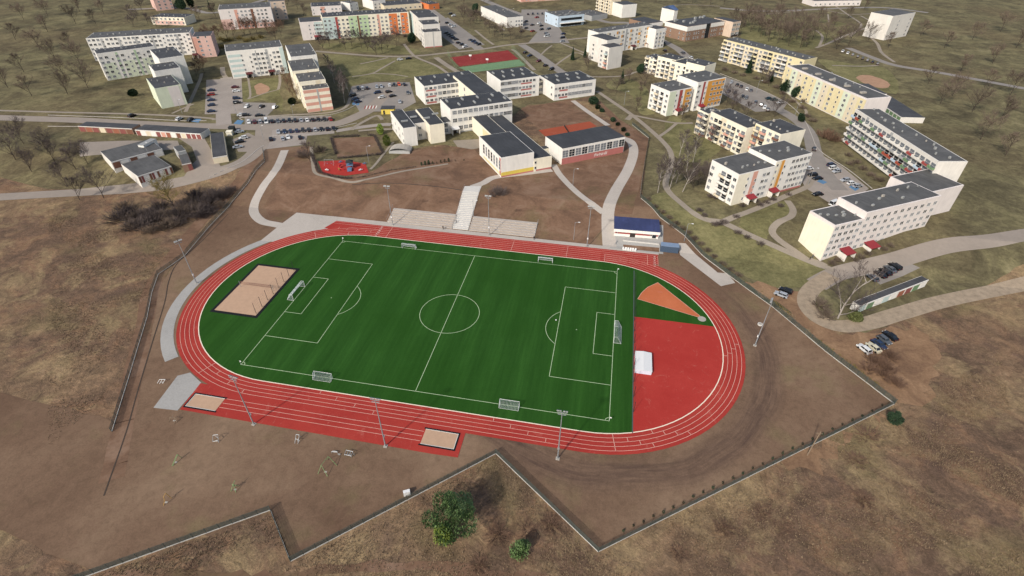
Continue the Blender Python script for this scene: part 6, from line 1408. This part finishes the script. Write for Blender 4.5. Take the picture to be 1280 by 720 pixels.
def gym(lab, q, m, segs, name='exercise_frame', rz=0):
    t = thing(name, lab, 'exercise frame', at(q), rz); mb = MB()
    for a, c in segs: mb.tube(a, c, .06, .06, 6)
    mb.build('frame', M[m], t); mb = MB(); mb.box(-.3, .3, -.2, .2, -.1, -.02); mb.build('base', M['conc'], t)
gym('pale green A shaped exercise frame on the bare soil below the runway', (407, 590), 'gwood', [((-1.4, -.8, 0), (-.5, 0, 2.4)), ((1.0, -1.0, 0), (-.5, 0, 2.4)), ((-.5, 0, 2.4), (0, 2.4, 2.4)), ((0, 2.4, 2.4), (1.8, 2.0, 0)), ((0, 2.4, 2.4), (-1, 3, 0))])
gym('green upright exercise board at the left of the bare soil', (220, 578), 'gwood', [((-.2, -1, 0), (.2, 1, 1.6)), ((0, -1, 0), (.4, 1, 1.6)), ((.3, 1, 1.6), (.5, 1.3, 0))])
gym('green exercise machine with splayed legs near the lower left fence', (294, 612), 'gwood', [((-.6, -.6, 0), (0, .2, 1.7)), ((.6, -.6, 0), (0, .2, 1.7)), ((0, .2, 1.7), (0, 1, 1.9)), ((-.5, .9, 0), (0, .2, 1.2)), ((.5, .9, 0), (0, .2, 1.2)), ((-.5, .3, 1.3), (.5, .3, 1.3))])
gym('ochre zigzag exercise bar near the lower left fence', (208, 628), 'ywood', [((0, -.8, 0), (.3, -.2, 1.2)), ((.3, -.2, 1.2), (-.2, .3, 1.5)), ((-.2, .3, 1.5), (.2, .8, 2.2)), ((.2, .8, 2.2), (.5, 1, 0))])
gym('weathered exercise bench below the left sandpit', (218, 526), 'wood', [((-.9, 0, .9), (.9, .2, .9)), ((-.8, 0, .9), (-1, -.5, 0)), ((.8, .2, .9), (1, -.4, 0)), ((-.2, 0, .9), (-.4, .9, 1.3)), ((.5, .1, .9), (.7, -.9, 0))])
gym('grey looped exercise machine below the left floodlight mast', (271, 551), 'galv', [((-.8, -.4, 0), (-.6, .3, 1.5)), ((-.6, .3, 1.5), (.5, .6, 1.6)), ((.5, .6, 1.6), (.8, -.4, 0)), ((-.4, -.6, .4), (.7, -.3, .5)), ((-.3, .5, .9), (.6, .2, .8))])
gym('grey exercise machine below the runway near the soil centre', (373, 551), 'galv', [((-.4, -.9, 0), (-.4, .5, 1.6)), ((.4, -.9, 0), (.4, .5, 1.6)), ((-.4, .5, 1.6), (.4, .5, 1.6)), ((-.4, -.2, .8), (.4, -.2, .8)), ((0, .5, 1.6), (.2, 1.1, 0))])
gym('long row of grey exercise bars beside the looped bench below the runway', (424, 568), 'galv', [((-1.8, 0, .5), (-.4, .1, .5)), ((-1.8, 0, .5), (-1.8, 0, 0)), ((-.4, .1, .5), (-.4, .1, 0)), ((-1.6, .2, .5), (-.5, .3, .5))])
gym('rounded grey exercise bench at the right of the exercise bars', (437, 568.5), 'galv', [((-.9, -.5, .5), (.8, -.6, .5)), ((-.9, .5, .8), (.8, .4, .8)), ((-.9, -.5, .5), (-.9, .5, .8)), ((.8, -.6, .5), (.8, .4, .8)), ((-.3, -.5, .5), (-.3, .5, .8)), ((.3, -.5, .5), (.3, .5, .8)), ((1.2, 0, 0), (1.2, 0, .9)), ((-.9, -.5, 0), (-.9, -.5, .5)), ((.8, -.6, 0), (.8, -.6, .5))])
gym('cluster of low white bars beside the grey pad by the left bend', (203, 478), 'white', [((-1, -.6, 0), (-.6, .2, .7)), ((-.3, -.6, 0), (.1, .3, .7)), ((.4, -.4, 0), (.8, .5, .7)), ((-.6, .2, .7), (.8, .5, .7))])
gym('bicycle stand of bent bars on the paving left of the clubhouse', (770, 305), 'galv', [((-1.2, 0, 0), (-1.2, 0, .8)), ((-1.2, 0, .8), (1.2, 0, .8)), ((1.2, 0, .8), (1.2, 0, 0)), ((-.4, 0, 0), (-.4, 0, .8)), ((.4, 0, 0), (.4, 0, .8))], 'bicycle_stand', rad(70))

# ------------------------------------------------------------------ people (standing or walking, seen from far above)
def person(q, lab, cloth, walk, rz):
    t = thing('person', lab, 'person', at(q), rz); k_ = .28 if walk else .08
    V = [(0, 0, .95), (0, 0, 1.2), (0, 0, 1.42), (0, .01, 1.54), (0, .02, 1.64), (0, .02, 1.76),
         (-.1, 0, .9), (-.11, k_*.4, .5), (-.11, k_*.6-.05, .08), (-.11, k_*.6+.14, .04), (.1, 0, .9), (.11, -k_*.3, .5), (.11, -k_*.8-.05, .1), (.11, -k_*.8+.13, .04),
         (-.2, 0, 1.4), (-.25, -k_*.4, 1.12), (-.24, -k_*.3+.08, .86), (-.24, -k_*.3+.12, .76), (.2, 0, 1.4), (.25, k_*.4, 1.12), (.24, k_*.4+.12, .88), (.24, k_*.4+.16, .78)]
    E_ = [(0, 1), (1, 2), (2, 3), (3, 4), (4, 5), (0, 6), (6, 7), (7, 8), (8, 9), (0, 10), (10, 11), (11, 12), (12, 13), (2, 14), (14, 15), (15, 16), (16, 17), (2, 18), (18, 19), (19, 20), (20, 21)]
    Rd = [.15, .15, .16, .055, .09, .08, .1, .07, .05, .045, .1, .07, .05, .045, .07, .05, .04, .035, .07, .05, .04, .035]
    me = bpy.data.meshes.new('body'); me.from_pydata(V, E_, []); o = link('body', me, t)
    o.modifiers.new('skin', 'SKIN')
    for i, r in enumerate(Rd): me.skin_vertices[0].data[i].radius = (r, r*.8 if i < 3 else r)
    me.skin_vertices[0].data[0].use_root = True
    sm = o.modifiers.new('sub', 'SUBSURF'); sm.levels = 1; sm.render_levels = 1
    m2 = bpy.data.meshes.new_from_object(o.evaluated_get(bpy.context.evaluated_depsgraph_get())); o.modifiers.clear(); o.data = m2
    m2.materials.clear(); m2.materials.append(M[cloth]); m2.materials.append(M['skin'])
    for f in m2.polygons: f.material_index = 1 if (f.center.z > 1.5 or (f.center.z < .83 and abs(f.center.x) > .2)) else 0
    mb = bmesh.new(); bmesh.ops.create_uvsphere(mb, u_segments=10, v_segments=6, radius=.115); hm = bpy.data.meshes.new('hair'); mb.to_mesh(hm); mb.free(); hm.materials.append(M['hair'])
    h = link('hair', hm, t, (0, 0, 1.735)); h.scale = (.9, 1, .75)
person((554, 287), 'person in dark clothes standing in front of the left terrace', 'cloth', False, rad(160))
person((570.5, 279.5), 'person in dark clothes at the left foot of the white stairs', 'cloth', True, rad(90))
person((667.5, 300), 'person in dark clothes at the right end of the right terrace', 'cloth', False, rad(200))
person((1012, 325), 'person in dark clothes walking below the cream gable', 'cloth', True, rad(60))
person((1015, 323), 'person in blue walking beside another below the cream gable', 'cloth2', True, rad(60))

# ------------------------------------------------------------------ dry grass (nobody could count it)
def tufts(name, lab, regions, n, hmin, hmax, mat, seed):
    R_ = random.Random(seed); mb = MB()
    for poly, share in regions:
        P = [Vector(q) for q in px(*poly)]; xs = [q.x for q in P]; ys = [q.y for q in P]; k_ = 0; tot = int(n*share); tries = 0
        while k_ < tot and tries < tot*8:
            tries += 1; x = R_.uniform(min(xs), max(xs)); y = R_.uniform(min(ys), max(ys)); ins = False
            for a, c in zip(P, P[1:]+P[:1]):
                if (a.y > y) != (c.y > y) and x < (c.x-a.x)*(y-a.y)/(c.y-a.y)+a.x: ins = not ins
            if not ins: continue
            if math.sin(x*.21+math.sin(y*.17)*2)+math.sin(y*.26+1.3*math.sin(x*.11))+R_.gauss(0, .5) < .1: continue
            k_ += 1; z = hz(y)
            for j in range(5):
                a = R_.uniform(0, 6.283); h = R_.uniform(hmin, hmax); l_ = h*R_.uniform(.3, 1.0); wv = R_.uniform(.03, .07); ca, sa = math.cos(a), math.sin(a)
                mb.add([(x-sa*wv, y+ca*wv, z), (x+sa*wv, y-ca*wv, z), (x+ca*l_, y+sa*l_, z+h)], [(0, 1, 2)])
    o = mb.build(name, mat); tag(o, lab, 'grass'); o['kind'] = 'stuff'
tufts('dry_grass', 'dry straw coloured grass tufts on the scrub outside the fences', [([(345, 643), (365, 706), (620, 572), (745, 697), (1110, 515), (1250, 440), (1300, 725), (60, 740)], .8), ([(60, 260), (150, 290), (225, 318), (190, 360), (150, 480), (60, 560)], .2)], 26000, .15, .4, M['straw'], 11)
tufts('bank_grass', 'brownish weeds along the outer side of the right fence', [([(803, 246), (825, 270), (855, 292), (881, 319), (917, 346), (966, 381), (1031, 436), (1104, 491), (1104, 484), (1031, 429), (966, 374), (917, 338), (881, 310), (855, 284), (825, 262), (806, 240)], 1)], 2500, .3, .7, M['twigy'], 12)
for t in PT.values():
    for c in list(t.children): bpy.data.objects.remove(c)
    bpy.data.objects.remove(t)
